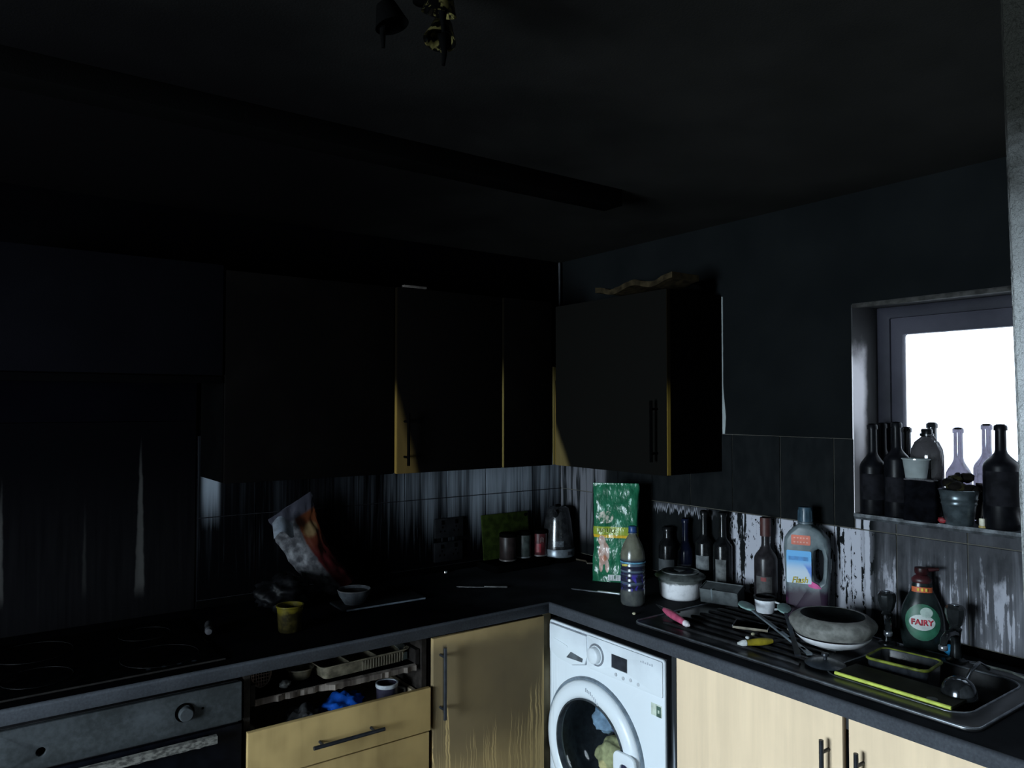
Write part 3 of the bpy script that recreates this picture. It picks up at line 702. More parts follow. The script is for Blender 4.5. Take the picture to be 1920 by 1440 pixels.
# ------------------------------------------------------------------ sink
u = thing('kitchen_sink', 'soot-blackened inset sink with ribbed drainer set into the worktop', 'sink', (-.33, -1.62, W)); setorg((-.33, -1.62, W))
SX0, SX1, SY0, SY1 = -.578, -.085, -2.150, -1.070
bowl_h = rrect(-.505, -.150, -2.095, -1.725, .05)
plate('deck', rrect(SX0, SX1, SY0, SY1, .035), [bowl_h], lambda a, b, c: (a, b, W + c), .006, m_steel, u, .002)
bm = bmesh.new(); A = []
for k, (ins, zz) in enumerate(((0, .004), (.003, -.004), (.010, -.13), (.022, -.150), (.05, -.155))):
    A.append([bm.verts.new((a, b, W + zz)) for a, b in rrect(-.505 + ins, -.150 - ins, -2.095 + ins, -1.725 - ins, .05)])
for a, b in zip(A, A[1:]):
    for i in range(len(a)): j = (i + 1) % len(a); bm.faces.new((a[i], a[j], b[j], b[i]))
bm.faces.new(A[-1]); from_bm('bowl', bm, m_steel, u, 40)
lathe('waste', [(0, 0), (.030, 0), (.034, .003), (.030, .004), (0, .002)], m_steelrim, u, 24, (-.33, -1.91, W - .155))
pts = [(a, b, W + .006) for a, b in rrect(SX0 + .004, SX1 - .004, SY0 + .004, SY1 - .004, .032)]
tube('rim', pts + pts[:1], .0035, m_steelrim, u, 8)
pts = [(a, b, W + .0055) for a, b in bowl_h]
tube('bowl_rim', pts + pts[:1], .003, m_steelrim, u, 8)
for k in range(9):
    xx = -.505 + .047 * k
    tube('drainer_rib', [(xx, -1.15, W + .0062), (xx, -1.17, W + .009), (xx, -1.64, W + .009), (xx, -1.66, W + .0062)], .006, m_steel, u, 8)
setorg()
# pillar taps
def tap(loc, lab, rz):
    u = thing('pillar_tap', lab, 'tap', loc, rz, 'pillar taps at the back of the sink')
    m = plain((.030, .034, .036), .22, .6, .4)
    lathe('base_flange', [(0, 0), (.027, 0), (.027, .005), (.020, .010), (.016, .012)], m, u, 24)
    lathe('stem', [(.017, .008), (.014, .030), (.0125, .060), (.015, .085), (.017, .092), (.012, .098)], m, u, 24)
    tube('spout', [(0, 0, .078), (-.030, 0, .086), (-.065, 0, .088), (-.090, 0, .080), (-.100, 0, .062)], [.013, .011, .010, .010, .009], m, u, 12)
    lathe('spout_nozzle', [(.010, .0), (.012, .002), (.012, .012), (.010, .014), (0, .014)], m_steelrim, u, 16, (-.100, 0, .052))
    lathe('headgear', [(.012, .098), (.017, .104), (.022, .116), (.0265, .135), (.0265, .150), (.021, .158), (0, .160)], m, u, 10, angle=25)
    lathe('index_cap', [(.010, 0), (.010, .002), (0, .003)], m_steelrim, u, 12, (0, 0, .160))
tap((-.115, -1.708, W + .006), 'blackened pillar tap left of the green washing-up bottle', .5)
tap((-.112, -1.905, W + .006), 'blackened pillar tap right of the green washing-up bottle', .1)

# ------------------------------------------------------------------ bottles
def wine_prof(h, r, nr=.0145, sh=.60, nk=.74, lip=True):
    P = [(0, .004), (r * .75, .001), (r * .95, .0), (r, .006), (r, h * sh)]
    for i in range(1, 7):
        t = i / 6; P.append((r + (nr - r) * (1 - math.cos(t * PI)) / 2, h * (sh + (nk - sh) * t)))
    P += [(nr * .95, h * .92), (nr * .95, h - .016)]
    if lip: P += [(nr * 1.18, h - .016), (nr * 1.18, h - .004), (nr, h)]
    else: P += [(nr * .95, h)]
    return P + [(0, h)]
def band(name, r, z0, z1, mat, parent, a0=0, a1=2 * PI, t=.0008, sq=(1, 1)):
    n = 28
    def f(i, j):
        a = a0 + (a1 - a0) * i; return (r * 1.0 * math.cos(a) * sq[0] + t * math.cos(a), r * math.sin(a) * sq[1] + t * math.sin(a), z0 + (z1 - z0) * j)
    return sheet(name, n, 1, f, mat, parent)
TOCAM = math.radians(205)     # direction from the sink run towards the room
def bottle(lab, loc, h, r, glass, nr=.0145, sh=.60, nk=.74, label=None, capsule=None, cat='bottle', group=None, name='wine_bottle', rz=0, lspan=1.0):
    u = thing(name, lab, cat, loc, rz, group)
    lathe('glass_body', wine_prof(h, r, nr, sh, nk), glass, u, 32)
    if label: band('paper_label', r + .0006, label[0], label[1], label[2], u, TOCAM - lspan, TOCAM + lspan)
    if capsule: lathe('capsule', [(nr * 1.28, h - capsule[0]), (nr * 1.28, h + .001), (0, h + .0015)], capsule[1], u, 20)
    else: lathe('stopper', [(nr * .8, h - .004), (nr * .8, h + .002), (0, h + .003)], m_black, u, 12)
    return u
m_lab = plain((.13, .14, .145), .7, 0, .45, .1); m_lab2 = plain((.11, .115, .115), .7, 0, .5, .1); m_labd = plain((.008, .008, .010), .8, 0, .5, .05)
m_gdk = plain((.0058, .0062, .0068), .22, 0, .5, .22); m_gbl = plain((.008, .011, .030), .18, 0, .5, .25); m_gbr = plain((.020, .018, .020), .28, 0, .5, .2)
GB = 'bottles along the tiled wall behind the drainer'
bottle('squat dark jar-like bottle with grey label beside the green bag', (-.046, -.752, W), .235, .038, m_gdk, .020, .66, .82, (.045, .105, plain((.05, .056, .060), .7)), None, 'bottle', GB, 'dark_bottle')
bottle('slim dark blue bottle standing behind the white casserole dish', (-.046, -.846, W), .280, .032, m_gbl, .014, .50, .72, (.03, .10, plain((.06, .065, .09), .7)), None, 'bottle', GB, 'blue_bottle')
bottle('sooty wine bottle with small square pale label behind the casserole dish', (-.046, -.942, W), .322, .036, m_gdk, .0145, .60, .72, (.095, .150, m_lab), None, 'bottle', GB, lspan=.75)
bottle('sooty wine bottle with tall narrow pale label right of the casserole dish', (-.046, -1.032, W), .326, .037, m_gdk, .0145, .60, .72, (.060, .150, m_lab2), None, 'bottle', GB, lspan=.55)
b3 = bottle('dusty grey wine bottle with dark red capsule beside the cleaner jug', (-.058, -1.234, W), .330, .041, m_gbr, .0150, .55, .71, (.055, .125, plain((.05, .05, .05), .8, 0, .6)), (.065, plain((.055, .018, .016), .5)), 'bottle', GB, lspan=.7)
band('red_seal', .0422, .108, .122, plain((.14, .022, .022), .6), b3, TOCAM - .25, TOCAM + .2)

# window-sill bottles
SZ = WZ0
m_sooty = plain((.0040, .0043, .0056), .35, 0, .5, .10)
GS = 'bottles on the window sill'
def sb(lab, y, x, h, r, glass, nr=.0135, sh=.56, nk=.72, label=None, name='sill_bottle', capsule=None): return bottle(lab, (x, y, SZ), h, r, glass, nr, sh, nk, label, capsule, 'bottle', GS, name)
sb('slim dark bottle at the left end of the sill, tight against the reveal', -1.580, .115, .300, .034, m_sooty)
sb('black wine bottle at the front left corner of the sill', -1.587, .036, .298, .0405, m_sooty, .0145, .52, .70, (.05, .135, m_labd))
sb('second black wine bottle from the left along the front of the sill', -1.668, .036, .306, .0385, m_sooty, .0145, .60, .74, (.05, .13, m_labd))
sb('dark bottle whose neck ends left of the flagon on the sill', -1.662, .115, .288, .034, m_gl_dark)
sb('tall dark bottle standing behind the round flagon on the sill', -1.738, .127, .304, .027, m_gl_dark, .0145)
sb('smoky clear bottle standing behind the metal bucket', -1.822, .117, .290, .037, m_gl_clear, .0135, .48, .68)
sb('smoky clear bottle with a brown lower half right of the bucket plant', -1.904, .117, .303, .037, m_gl_clear, .0135, .55, .72, (.0, .125, plain((.030, .022, .020), .6, 0, .5)))
sb('broad black bottle at the right of the sill in front of the glass', -1.972, .040, .304, .0470, m_sooty, .0150, .60, .76, (.07, .17, m_labd))
sb('grey bottle at the far right of the sill behind the broad black one', -2.010, .118, .302, .034, m_gl_grey)
# round flagon with a loop handle
u = thing('flagon', 'round-shouldered brown flagon on the sill behind a clear cup', 'bottle', (.108, -1.742 + .0, SZ))
bpy.data.objects.remove(u)
u = thing('flagon', 'round-shouldered smoky flagon on the sill behind a clear cup', 'bottle', (.061, -1.752, SZ), 0, None); u.scale = (1, 1.30, 1)
m_fl = thin_glass('flagon_glass', (.18, .17, .18), .06, (.055, .052, .055), .75)
lathe('glass_body', [(0, .003), (.030, 0), (.037, .008), (.038, .05), (.038, .20), (.036, .222), (.028, .245), (.016, .258), (.0125, .262), (.0125, .270)], m_fl, u, 32)
lathe('neck_ring', [(.0125, .262), (.016, .264), (.016, .272), (.0125, .274)], m_gdk, u, 20)
lathe('stopper', [(.0125, .268), (.013, .284), (.011, .287), (0, .288)], m_gdk, u, 16)
tube('loop_handle', [(-.010, -.008, .268), (-.016, -.018, .266), (-.020, -.026, .254), (-.018, -.026, .244)], .004, m_fl, u, 8)
# clear cup standing on a dark pot
u = thing('plant_pot', 'black square-shouldered pot at the front of the sill holding a clear cup', 'pot', (-.016 + .022, -1.762, SZ), 0); bpy.data.objects.remove(u)
u = thing('sooty_bag', 'dark soot-covered packet standing upright on the sill under the clear cup', 'packet', (-.004, -1.762, SZ), 0); u.scale = (1, 1.15, 1)
def pk(i, j):
    a = 2 * PI * i; k = 1 - .10 * j + .05 * mnoise.noise((math.cos(a) * 1.5, math.sin(a) * 1.5, j * 3))
    ex = lambda c: math.copysign(abs(c) ** .55, c)
    return (.018 * ex(math.cos(a)) * k, .045 * ex(math.sin(a)) * k, .128 * j)
sheet('packet_body', 32, 8, pk, plain((.0032, .0034, .0045), .6, 0, .5, .0), u)
box('packet_top', -.016, .016, -.040, .040, .126, .132, plain((.035, .033, .038), .6, 0, .4), u, .003)
u = thing('clear_cup', 'small tapering clear plastic cup standing on the dark packet', 'cup', (-.012, -1.752, SZ + .1325)); u.scale = (1.22, 1.5, 1.0)
m_cup = thin_glass('cup_plastic', (.55, .58, .58), .08, (.36, .40, .40), .62)
lathe('cup_wall', [(.0205, .0), (.026, .058), (.0285, .060), (.0285, .063), (.0255, .062), (.0195, .003), (0, .002)], m_cup, u, 28)
lathe('foot_ring', [(.0205, 0), (.0215, .003), (.0205, .005)], m_lab, u, 24)
# metal bucket with a withered plant
u = thing('metal_bucket', 'small ribbed galvanised bucket on the sill holding a withered plant', 'bucket', (-.012 + .03, -1.868, SZ))
m_bk = plain((.075, .095, .105), .30, .55, .45)
BK = 1.40
u.location = (.022, -1.862, SZ); u.scale = (BK, BK, 1)
BR = lambda z: .0265 + .0115 * z / .105
lathe('bucket_wall', [(0, .002), (.026, 0), (.0272, .004), (BR(.06), .06), (BR(.064) + .0015, .064), (BR(.068), .068), (BR(.075), .075), (BR(.079) + .0015, .079), (BR(.083), .083), (.0385, .103), (.0405, .105), (.0385, .107), (.036, .103), (.030, .085), (0, .085)], m_bk, u, 40)
pw = thing('withered_plant', 'withered dark plant clump growing out of the metal bucket', 'plant', (.022, -1.862, SZ + .090)); pw.scale = (1.55, 1.7, 1.5)
m_leaf = plain((.006, .005, .004), .8, 0, .6, .05); m_leaf2 = plain((.018, .016, .007), .8, 0, .6, .05)
for k in range(14):
    a = k * 2.4; rr = .008 + .019 * ((k * .37) % 1)
    lump('leaf_clump', (rr * math.cos(a), rr * math.sin(a), .006 + .030 * ((k * .61) % 1)), .0125, m_leaf if k % 3 else m_leaf2, k * 1.7, (1, 1, .8), .5, 2.4, 2, pw)
tube('stem', [(0, 0, -.002), (.002, .001, .02), (.003, .002, .045)], .003, m_leaf, pw, 6)
# small things between
u = thing('candle_stub', 'tiny pale candle stub on the sill between bucket and black bottle', 'candle', (-.020 + .032, -1.931, SZ))
lathe('wax', [(0, 0), (.009, 0), (.009, .026), (.007, .028), (0, .027)], plain((.62, .58, .46), .5), u, 16)
lathe('holder', [(0, .0), (.0105, 0), (.0105, .006), (.009, .007)], plain((.40, .30, .10), .5), u, 16)
tube('wick', [(0, 0, .026), (.001, 0, .034)], .0008, m_black, u, 6)
o = tag(lump('red_scrap', (.002, -1.822, SZ + .0105), .015, plain((.20, .015, .02), .6), 4.4, (.8, 1, .62), .4), 'small crumpled red scrap at the foot of the metal bucket', 'scrap')
o = tag(lump('yellow_scrap', (.004, -1.690 - .028, SZ + .0045), .007, plain((.25, .22, .04), .6), 2.4, (.8, 1, .6), .4), 'tiny yellow scrap at the foot of the dark packet', 'scrap')

# ------------------------------------------------------------------ cleaner jug
u = thing('cleaner_jug', 'sooty plastic cleaner jug with blue label and built-in handle', 'bottle', (-.084, -1.418, W + .0065), math.radians(-66)); JUG = u
M = Mat('cleaner_plastic'); v = M.xyz(True)
n = M.noise(M.vec(*v), 30.0, 3); fl = (v[2] + (n - .5) * .03).step(.115, .085)
pk_ = M.noise(scaled(M, v, 14, 14, 20), 1.0, 3).step(.55, .72) * v[2].step(.085, .045)
c0 = M.mix(n.step(.3, .7), (.075, .095, .105), (.125, .155, .165))
m_jug = M.fin(M.mix(fl, c0, M.mix(pk_, (.024, .013, .025), (.20, .016, .10))), .35, spec=.2)
out = [(-.066, .006), (-.060, 0), (.060, 0), (.066, .006), (.071, .12), (.073, .225), (.068, .258), (.045, .282), (.024, .292), (.021, .300), (-.031, .300), (-.034, .292), (-.055, .276), (-.070, .255), (-.073, .225), (-.068, .12)]
hl = [(.028, .128), (.040, .122), (.050, .130), (.054, .155), (.056, .200), (.050, .222), (.038, .226), (.026, .218), (.022, .185), (.022, .150)]
plate('jug_body', out, [hl], lambda a, b, c: (a, -.034 + c, b), .068, m_jug, u, .013, 60, 3)
lathe('screw_collar', [(.0255, 0), (.0255, .006), (.022, .008)], plain((.08, .11, .13), .4), u, 28, (-.005, 0, .298))
cp = lathe('cap', [(.0245, .306), (.0245, .318), (.0225, .345), (.021, .350), (0, .351)], plain((.030, .060, .085), .35), u, 28, (-.005, 0, 0))
for k in range(14):
    a = 2 * PI * k / 14; tube('cap_rib', [(-.005 + .0245 * math.cos(a), .0245 * math.sin(a), .308), (-.005 + .0228 * math.cos(a), .0228 * math.sin(a), .340)], .0012, plain((.030, .060, .085), .35), cp, 5)
FY_ = -.0346
lb = plate('orange_label', rrect(-.046, .016, .236, .266, .004), [], lambda a, b, c: (a, FY_ - c, b), .0008, plain((.52, .10, .05), .5, 0, .3), u)
for q in range(2):
    for k in range(5): box('print_mark', -.038 + .010 * k, -.032 + .010 * k, FY_ - .0014, FY_ - .0007, .2555 - .013 * q, .2595 - .013 * q, plain((.62, .28, .22), .5), lb, 0)
M = Mat('blue_label_print'); v = M.xyz(True)
dg = (v[0] * .8 + v[2] * .55 + M.noise(M.vec(*v), 25.0, 2) * .02)
sky = M.mix(v[2].step(.15, .195), (.42, .50, .58), (.055, .30, .60))
m_blue = M.fin(M.mix(dg.step(.098, .104) * v[2].step(.185, .165), sky, (.045, .16, .50)), .5)
lb = plate('blue_label', rrect(-.062, .018, .118, .218, .004), [], lambda a, b, c: (a, FY_ - c, b), .0008, m_blue, u)
box('label_stripe', -.055, .008, FY_ - .0014, FY_ - .0007, .188, .200, plain((.03, .19, .45), .5), lb, 0)
text('label_lettering', 'Flash', .026, lambda a, b, c: (a - .020, FY_ - .0012 - c, .128 + b + a * .06), plain((.55, .42, .03), .5), lb, .25, .0006)
plate('pink_swoosh', [(.006, .118), (.018, .128), (.040, .118), (.050, .108), (.030, .106), (.010, .110)], [], lambda a, b, c: (a, FY_ - c, b), .0007, plain((.50, .05, .22), .5), lb)

JUG.scale = (1, 1, 1.10)
# ------------------------------------------------------------------ washing-up liquid bottle
u = thing('washing_up_bottle', 'rounded dark green washing-up liquid bottle with red cap between the taps', 'bottle', (-.066, -1.790, W), math.radians(-62))
m_fy = plain((.010, .015, .015), .25, 0, .4, .3)
prof = [(0, .004), (.040, 0), (.052, .006), (.058, .030), (.061, .065), (.059, .100), (.052, .132), (.042, .156), (.034, .172), (.0285, .186), (.026, .200), (.0255, .206), (0, .206)]
lathe('bottle_body', prof, m_fy, u, 40, sq=(1, .62))
def fmap(uu, vv, t=.0012):           # onto the front of the bottle
    r = .055
    for (r0, z0), (r1, z1) in zip(prof[1:], prof[2:]):
        if z0 <= vv <= z1 and z1 > z0: r = r0 + (r1 - r0) * (vv - z0) / (z1 - z0); break
    k = max(0.0, 1 - (uu / r) ** 2) ** .5
    return (uu, -(r * .62) * k - t, vv)
def curved_patch(name, cu, cv, ru, rv, mat, parent, t):
    return sheet(name, 24, 8, lambda i, j: fmap(cu + ru * j * math.cos(2 * PI * i), cv + rv * j * math.sin(2 * PI * i), t), mat, parent)
lb = curved_patch('green_label', .0, .090, .047, .054, plain((.020, .105, .060), .45, 0, .3), u, .0010)
curved_patch('white_oval', -.002, .090, .035, .023, plain((.42, .46, .44), .45, 0, .2), lb, .0018)
curved_patch('white_emblem', .010, .120, .017, .015, plain((.34, .42, .38), .45, 0, .3), lb, .0018)
text('label_lettering', 'FAIRY', .023, lambda a, b, c: fmap(a * 1.0 - .002, .090 + b, .0024 + c), plain((.42, .03, .05), .45), lb, 0, .0008)
band('neck_label', .0300, .176, .192, plain((.42, .09, .03), .5), u, PI * 1.5 - 1.1, PI * 1.5 + 1.1, .0012, (1, .72))
for k in range(3): box('print_mark', -.014 + .011 * k, -.008 + .011 * k, -.0245, -.0225, .180, .189, plain((.58, .42, .05), .5), u, 0)
lathe('collar', [(.026, .203), (.028, .206), (.028, .214), (.020, .222), (.013, .226)], plain((.045, .010, .012), .4), u, 28, sq=(1, .85))
lathe('pump_cap', [(.013, .224), (.019, .230), (.020, .240), (.019, .247), (0, .250)], plain((.026, .006, .007), .4, 0, .4, .2), u, 24)
tube('pump_nozzle', [(.0, 0, .241), (.024, -.002, .243), (.046, -.004, .247)], [.009, .006, .0045], plain((.026, .006, .007), .4, 0, .4, .2), u, 10)

# ------------------------------------------------------------------ green feed bag
u = thing('pet_food_bag', 'tall shiny green pet food bag standing in the worktop corner', 'bag', (-.178, -.582, W), math.radians(-49.6))
M = Mat('green_bag_print_glints'); v = M.xyz(True); ux, uz = v[0], v[2]
cr = M.noise(scaled(M, v, 30, 30, 13), 1.0, 3, .6); cr2 = M.noise(scaled(M, v, 55, 30, 30), 1.0, 2)
g = M.mix(cr.step(.3, .7), (.008, .085, .040), (.020, .160, .080))
g = M.mix((cr2 * .55 + cr * .45).step(.575, .64) * (uz.step(.22, .26)), g, (.42, .66, .56))  # pale crinkle highlights painted into the green of the upper bag
band_ = uz.step(.196, .199) * uz.step(.232, .229)
g = M.mix(band_, g, (.26, .33, .035))
g = M.mix(uz.step(.183, .186) * uz.step(.198, .195) , g, (.58, .36, .02))
def elli(cx, cz, rx, rz_): 
    a = (ux - cx) / rx; b = (uz - cz) / rz_
    return (a * a + b * b + (cr2 - .5) * .5).step(1.05, .80)
dog = elli(-.048, .120, .024, .048).max(elli(-.060, .070, .009, .030)).max(elli(-.034, .066, .009, .028)).max(elli(-.056, .172, .016, .022))
g = M.mix(dog, g, M.mix(cr2.step(.35, .7), (.40, .25, .20), (.68, .56, .50)))
g = M.mix(elli(-.046, .100, .011, .012), g, (.42, .17, .10))
crest = elli(-.040, .270, .034, .026)
g = M.mix(crest * cr2.step(.42, .60), g, (.55, .50, .42))
m_bag = M.fin(g, .28, spec=.5, bump=(cr, .6, .012))
def bagf(i, j):
    a = 2 * PI * i; ex = lambda c, p: math.copysign(abs(c) ** p, c)
    dep = .046 * (1 - .90 * max(0, (j - .55) / .45) ** 1.3); wd = .099 * (1 - .05 * math.sin(j * PI)) 
    x_ = wd * ex(math.cos(a), .45); y_ = dep * ex(math.sin(a), .55)
    nn = mnoise.noise((x_ * 22, y_ * 22, j * 7)) * .006 + mnoise.noise((x_ * 50, y_ * 50, j * 16)) * .003
    return (x_ + nn * .4, y_ + nn * (1.6 if math.sin(a) < 0 else .6), .405 * j + (x_ * -.03 if j > .9 else 0))
sheet('bag_body', 72, 44, bagf, m_bag, u)
sheet('bag_base', 12, 2, lambda i, j: (-.098 + .196 * i, -.044 + .088 * j, .0005), m_bag, u)
box('top_seal', -.096, .096, -.006, .004, .392, .410, m_bag, u, .002)
def fr(a, b, c): return (a, -.052 - c, b)
text('bag_lettering', 'ADULT', .024, lambda a, b, c: (a - .035, -.0485 - c, .2135 + b), plain((.42, .46, .16), .5), u, 0, .0006)
bc = box('barcode_box', -.030, .022, -.0515, -.0475, .008, .032, plain((.62, .64, .64), .5, 0, .1), u, .0003)
for k in range(7): box('barcode_bar', -.026 + .0066 * k, -.023 + .0066 * k, -.0521, -.0512, .010, .030, plain((.25, .27, .27), .5), bc, 0)

# ------------------------------------------------------------------ water bottle
u = thing('water_bottle', 'grimy plastic water bottle with blue cap and ribbed lower half', 'bottle', (-.405, -.905, W))
M = Mat('grimy_bottle_plastic'); v = M.xyz(True); z = v[2]
n = M.noise(M.vec(*v), 26.0, 3)
up = z.step(.168, .180)
lbm = z.step(.055, .065) * z.step(.172, .165)
strp = M.noise(M.vec(1.0, 2.0, z * 75), 1.0, 1).step(.50, .62)
dash = M.noise(M.vec(v[0] * 60, v[1] * 60, z * 30), 1.0, 2).step(.5, .62)
c = M.mix(n.step(.3, .7), (.045, .050, .052), (.085, .090, .082))
c = M.mix(up, c, M.mix(n.step(.3, .7), (.085, .085, .062), (.14, .14, .105)))
c = M.mix(lbm, c, M.mix(strp, (.018, .020, .038), (.085, .12, .16)))
c = M.mix(lbm * dash * z.step(.125, .11) * .85, c, (.055, .040, .30))
m_wb = M.fin(c, .22, spec=.5)
P = [(0, .004), (.030, 0), (.042, .004), (.0455, .014), (.0455, .058)]
for k in range(6): z0 = .060 + .018 * k; P += [(.0455, z0), (.0435, z0 + .005), (.0435, z0 + .008), (.0455, z0 + .013)]
P += [(.0455, .172), (.0450, .186), (.041, .206), (.033, .228), (.023, .246), (.0155, .258), (.0135, .266), (0, .266)]
lathe('bottle_body', P, m_wb, u, 40, angle=70)
lathe('neck_ring', [(.0135, .262), (.0175, .264), (.0175, .267), (.0135, .268)], plain((.10, .12, .14), .4), u, 24)
lathe('cap', [(.0155, .268), (.016, .270), (.0155, .288), (.0135, .291), (0, .291)], plain((.012, .050, .16), .4), u, 24)
box('yellow_print', -.047, -.0440, -.016, .006, .148, .156, plain((.45, .36, .02), .5), u, .001, Matrix.Rotation(.45, 3, 'Z'))
band('blue_band', .0462, .158, .164, plain((.10, .28, .40), .4), u)

# ------------------------------------------------------------------ casserole dish
u = thing('casserole_dish', 'white fluted casserole dish with a sooty lid by the drainer', 'dish', (-.178, -.934, W)); u.scale = (1.06, 1.06, 1.04)
bm = bmesh.new(); seg = 96; A = []
for r, zz, fl_ in ((.062, 0, 0), (.068, .004, .0), (.072, .012, .0010), (.0755, .058, .0010), (.0755, .062, 0), (.0790, .064, 0), (.0795, .074, 0), (.074, .075, 0), (.070, .072, 0), (.064, .010, 0)):
    A.append([bm.verts.new(((r + fl_ * (1 if i % 2 else -1)) * math.cos(2 * PI * i / seg), (r + fl_ * (1 if i % 2 else -1)) * math.sin(2 * PI * i / seg), zz)) for i in range(seg)])
for a, b in zip(A, A[1:]):
    for i in range(seg): j = (i + 1) % seg; bm.faces.new((a[i], a[j], b[j], b[i]))
bm.faces.new(A[0]); bm.faces.new(A[-1])
M = Mat('white_ceramic_soot_top'); v = M.xyz(True); n = M.noise(M.vec(*v), 60.0, 4)
m_cer = M.fin(M.mix((v[2] + (n - .5) * .02).step(.056, .066), M.mix(n.step(.45, .8), (.72, .72, .74), (.56, .56, .58)), (.10, .11, .105)), .3)
from_bm('dish', bm, m_cer, u, 40)
m_lid = plain((.085, .095, .092), .4, 0, .5); m_lidk = plain((.030, .034, .036), .3, 0, .5)
ld = lathe('lid', [(.090, .076), (.092, .080), (.088, .085), (.072, .092), (.050, .096), (.046, .093), (.020, .090), (0, .089)], m_lid, u, 48)
lathe('lid_recess', [(.062, .0955), (.060, .0975), (.040, .0985), (.030, .0960), (.0, .0955)], m_lidk, ld, 40)
lathe('lid_knob', [(.012, .095), (.012, .099), (.022, .101), (.023, .104), (.018, .106), (0, .106)], m_lidk, ld, 28)
lathe('lid_bead', [(.066, .0945), (.068, .0975), (.064, .0985), (.062, .0965)], plain((.24, .26, .26), .3), ld, 48)

# ------------------------------------------------------------------ on the drainer
DZ = W + .0152
# box grater lying on its side
u = thing('metal_box', 'dull grey open metal box tilted on the drainer', 'box', (-.155, -1.118, DZ), math.radians(-72)); u.scale = (1.15, 1, 1.05)
m_gr = plain((.085, .096, .100), .45, .2, .4)
bm = bmesh.new()
for q in ((-.062, .062, -.040, -.0385, .0, .050), (-.062, -.060, -.040, .030, .0, .050), (.060, .062, -.040, .030, .0, .050), (-.062, .062, .0285, .030, .0, .050), (-.062, .062, -.040, .030, 0, .002), (-.060, .060, -.0385, .0285, .044, .047)): bm_box(bm, *q)
bmesh.ops.transform(bm, matrix=Matrix.Rotation(.22, 4, 'X'), verts=bm.verts[:]); zmin = min(q.co.z for q in bm.verts); bmesh.ops.translate(bm, vec=(0, 0, -zmin), verts=bm.verts[:])
from_bm('box_shell', bm, m_gr, u, 30)
tube('bright_edge', [(-.022, -.0415, .010), (-.022, -.0500, .0525)], .0022, plain((.40, .48, .52), .25, .6), u, 6)
# upright cup
u = thing('white_cup', 'small white cup with sooty rim at the back of the drainer', 'cup', (-.142, -1.290, DZ))
lathe('cup_wall', [(0, .003), (.028, 0), (.031, .003), (.037, .052), (.034, .052), (.028, .006), (0, .006)], plain((.80, .82, .86), .2, 0, .2), u, 36)
lathe('sooty_rim', [(.0372, .046), (.0395, .050), (.0395, .056), (.033, .056), (.033, .050)], plain((.012, .013, .014), .4, 0, .4, .1), u, 36)
lathe('burnt_inside', [(.0335, .051), (.028, .008), (0, .0075)], m_black, u, 28)
tube('handle', [(.010, -.034, .040), (.014, -.052, .036), (.014, -.052, .020), (.009, -.031, .014)], .004, plain((.40, .42, .44), .3), u, 8)
# two mint spatulas
m_mint = plain((.21, .33, .31), .45, 0, .25)
def spatula(lab, tip, end, w_, mh, slots):
    tip = Vector(tip); end = Vector(end); d = (end - tip); Ln = d.length; d.normalize()
    side = d.cross(Vector((0, 0, 1))).normalized(); up_ = side.cross(d)
    u = thing('kitchen_spatula', lab, 'utensil', end, 0, 'mint-green kitchen spatulas')
    o_ = tip - end
    hd_ = .095
    mp = lambda a, b, c: o_ + d * a + side * b + up_ * (c - .003 + .9 * (a - .05) ** 2)
    pr = [(0, 0), (.006, .010), (.022, .0185), (.050, .020), (.075, .014), (.090, .006), (.090, -.006), (.075, -.014), (.050, -.020), (.022, -.0185), (.006, -.010)]
    plate('blade', [(a * 1.0, b * w_) for a, b in pr], [], mp, .006, m_mint, u, .0015)
    bm = bmesh.new(); n = 12; A = []
    for i in range(n + 1):
        a = .085 + (Ln - .085) * i / n; hw = .0045 + .004 * i / n
        A.append([bm.verts.new(o_ + d * a + side * s_ * hw + up_ * k) for s_, k in ((-1, -.003), (1, -.003), (1, .003), (-1, .003))])
    for a, b in zip(A, A[1:]):
        for k in range(4): bm.faces.new((a[k], a[(k + 1) % 4], b[(k + 1) % 4], b[k]))
    bm.faces.new(A[0]); bm.faces.new(A[-1])
    hnd = from_bm('handle', bm, mh, u, 40)
    for s_ in slots:
        q = o_ + d * (Ln * s_)
        box('slot', q.x - .004, q.x + .004, q.y - .012, q.y + .012, q.z + .0032, q.z + .0040, m_black, hnd, 0, Matrix.Rotation(math.atan2(d.y, d.x) - PI / 2, 3, 'Z'))
spatula('mint-green spatula with grey slotted handle resting across the drainer', (-.215, -1.245, W + .052), (-.448, -1.655, W + .024), 1.2, plain((.16, .19, .21), .35, .2, .3), (.60, .76, .92))
spatula('mint-green spatula with black handle leaning by the cleaner jug', (-.150, -1.366, W + .060), (-.485, -1.642, W + .024), 1.15, m_handle, ())
# flat black slice with beige edge
u = thing('burnt_tray', 'small burnt black tray with a beige edge lying on the drainer', 'tray', (-.335, -1.375, DZ), math.radians(-62))
box('tray_base', -.055, .055, -.032, .040, 0, .004, m_black, u, .001)
box('tray_lip', -.055, .055, -.036, -.032, 0, .008, plain((.22, .19, .14), .6, 0, .4), u, .001)
for sx in (-1, 1): box('tray_side', sx * .055 - .002, sx * .055 + .002, -.032, .040, 0, .010, m_handle, u, .001)
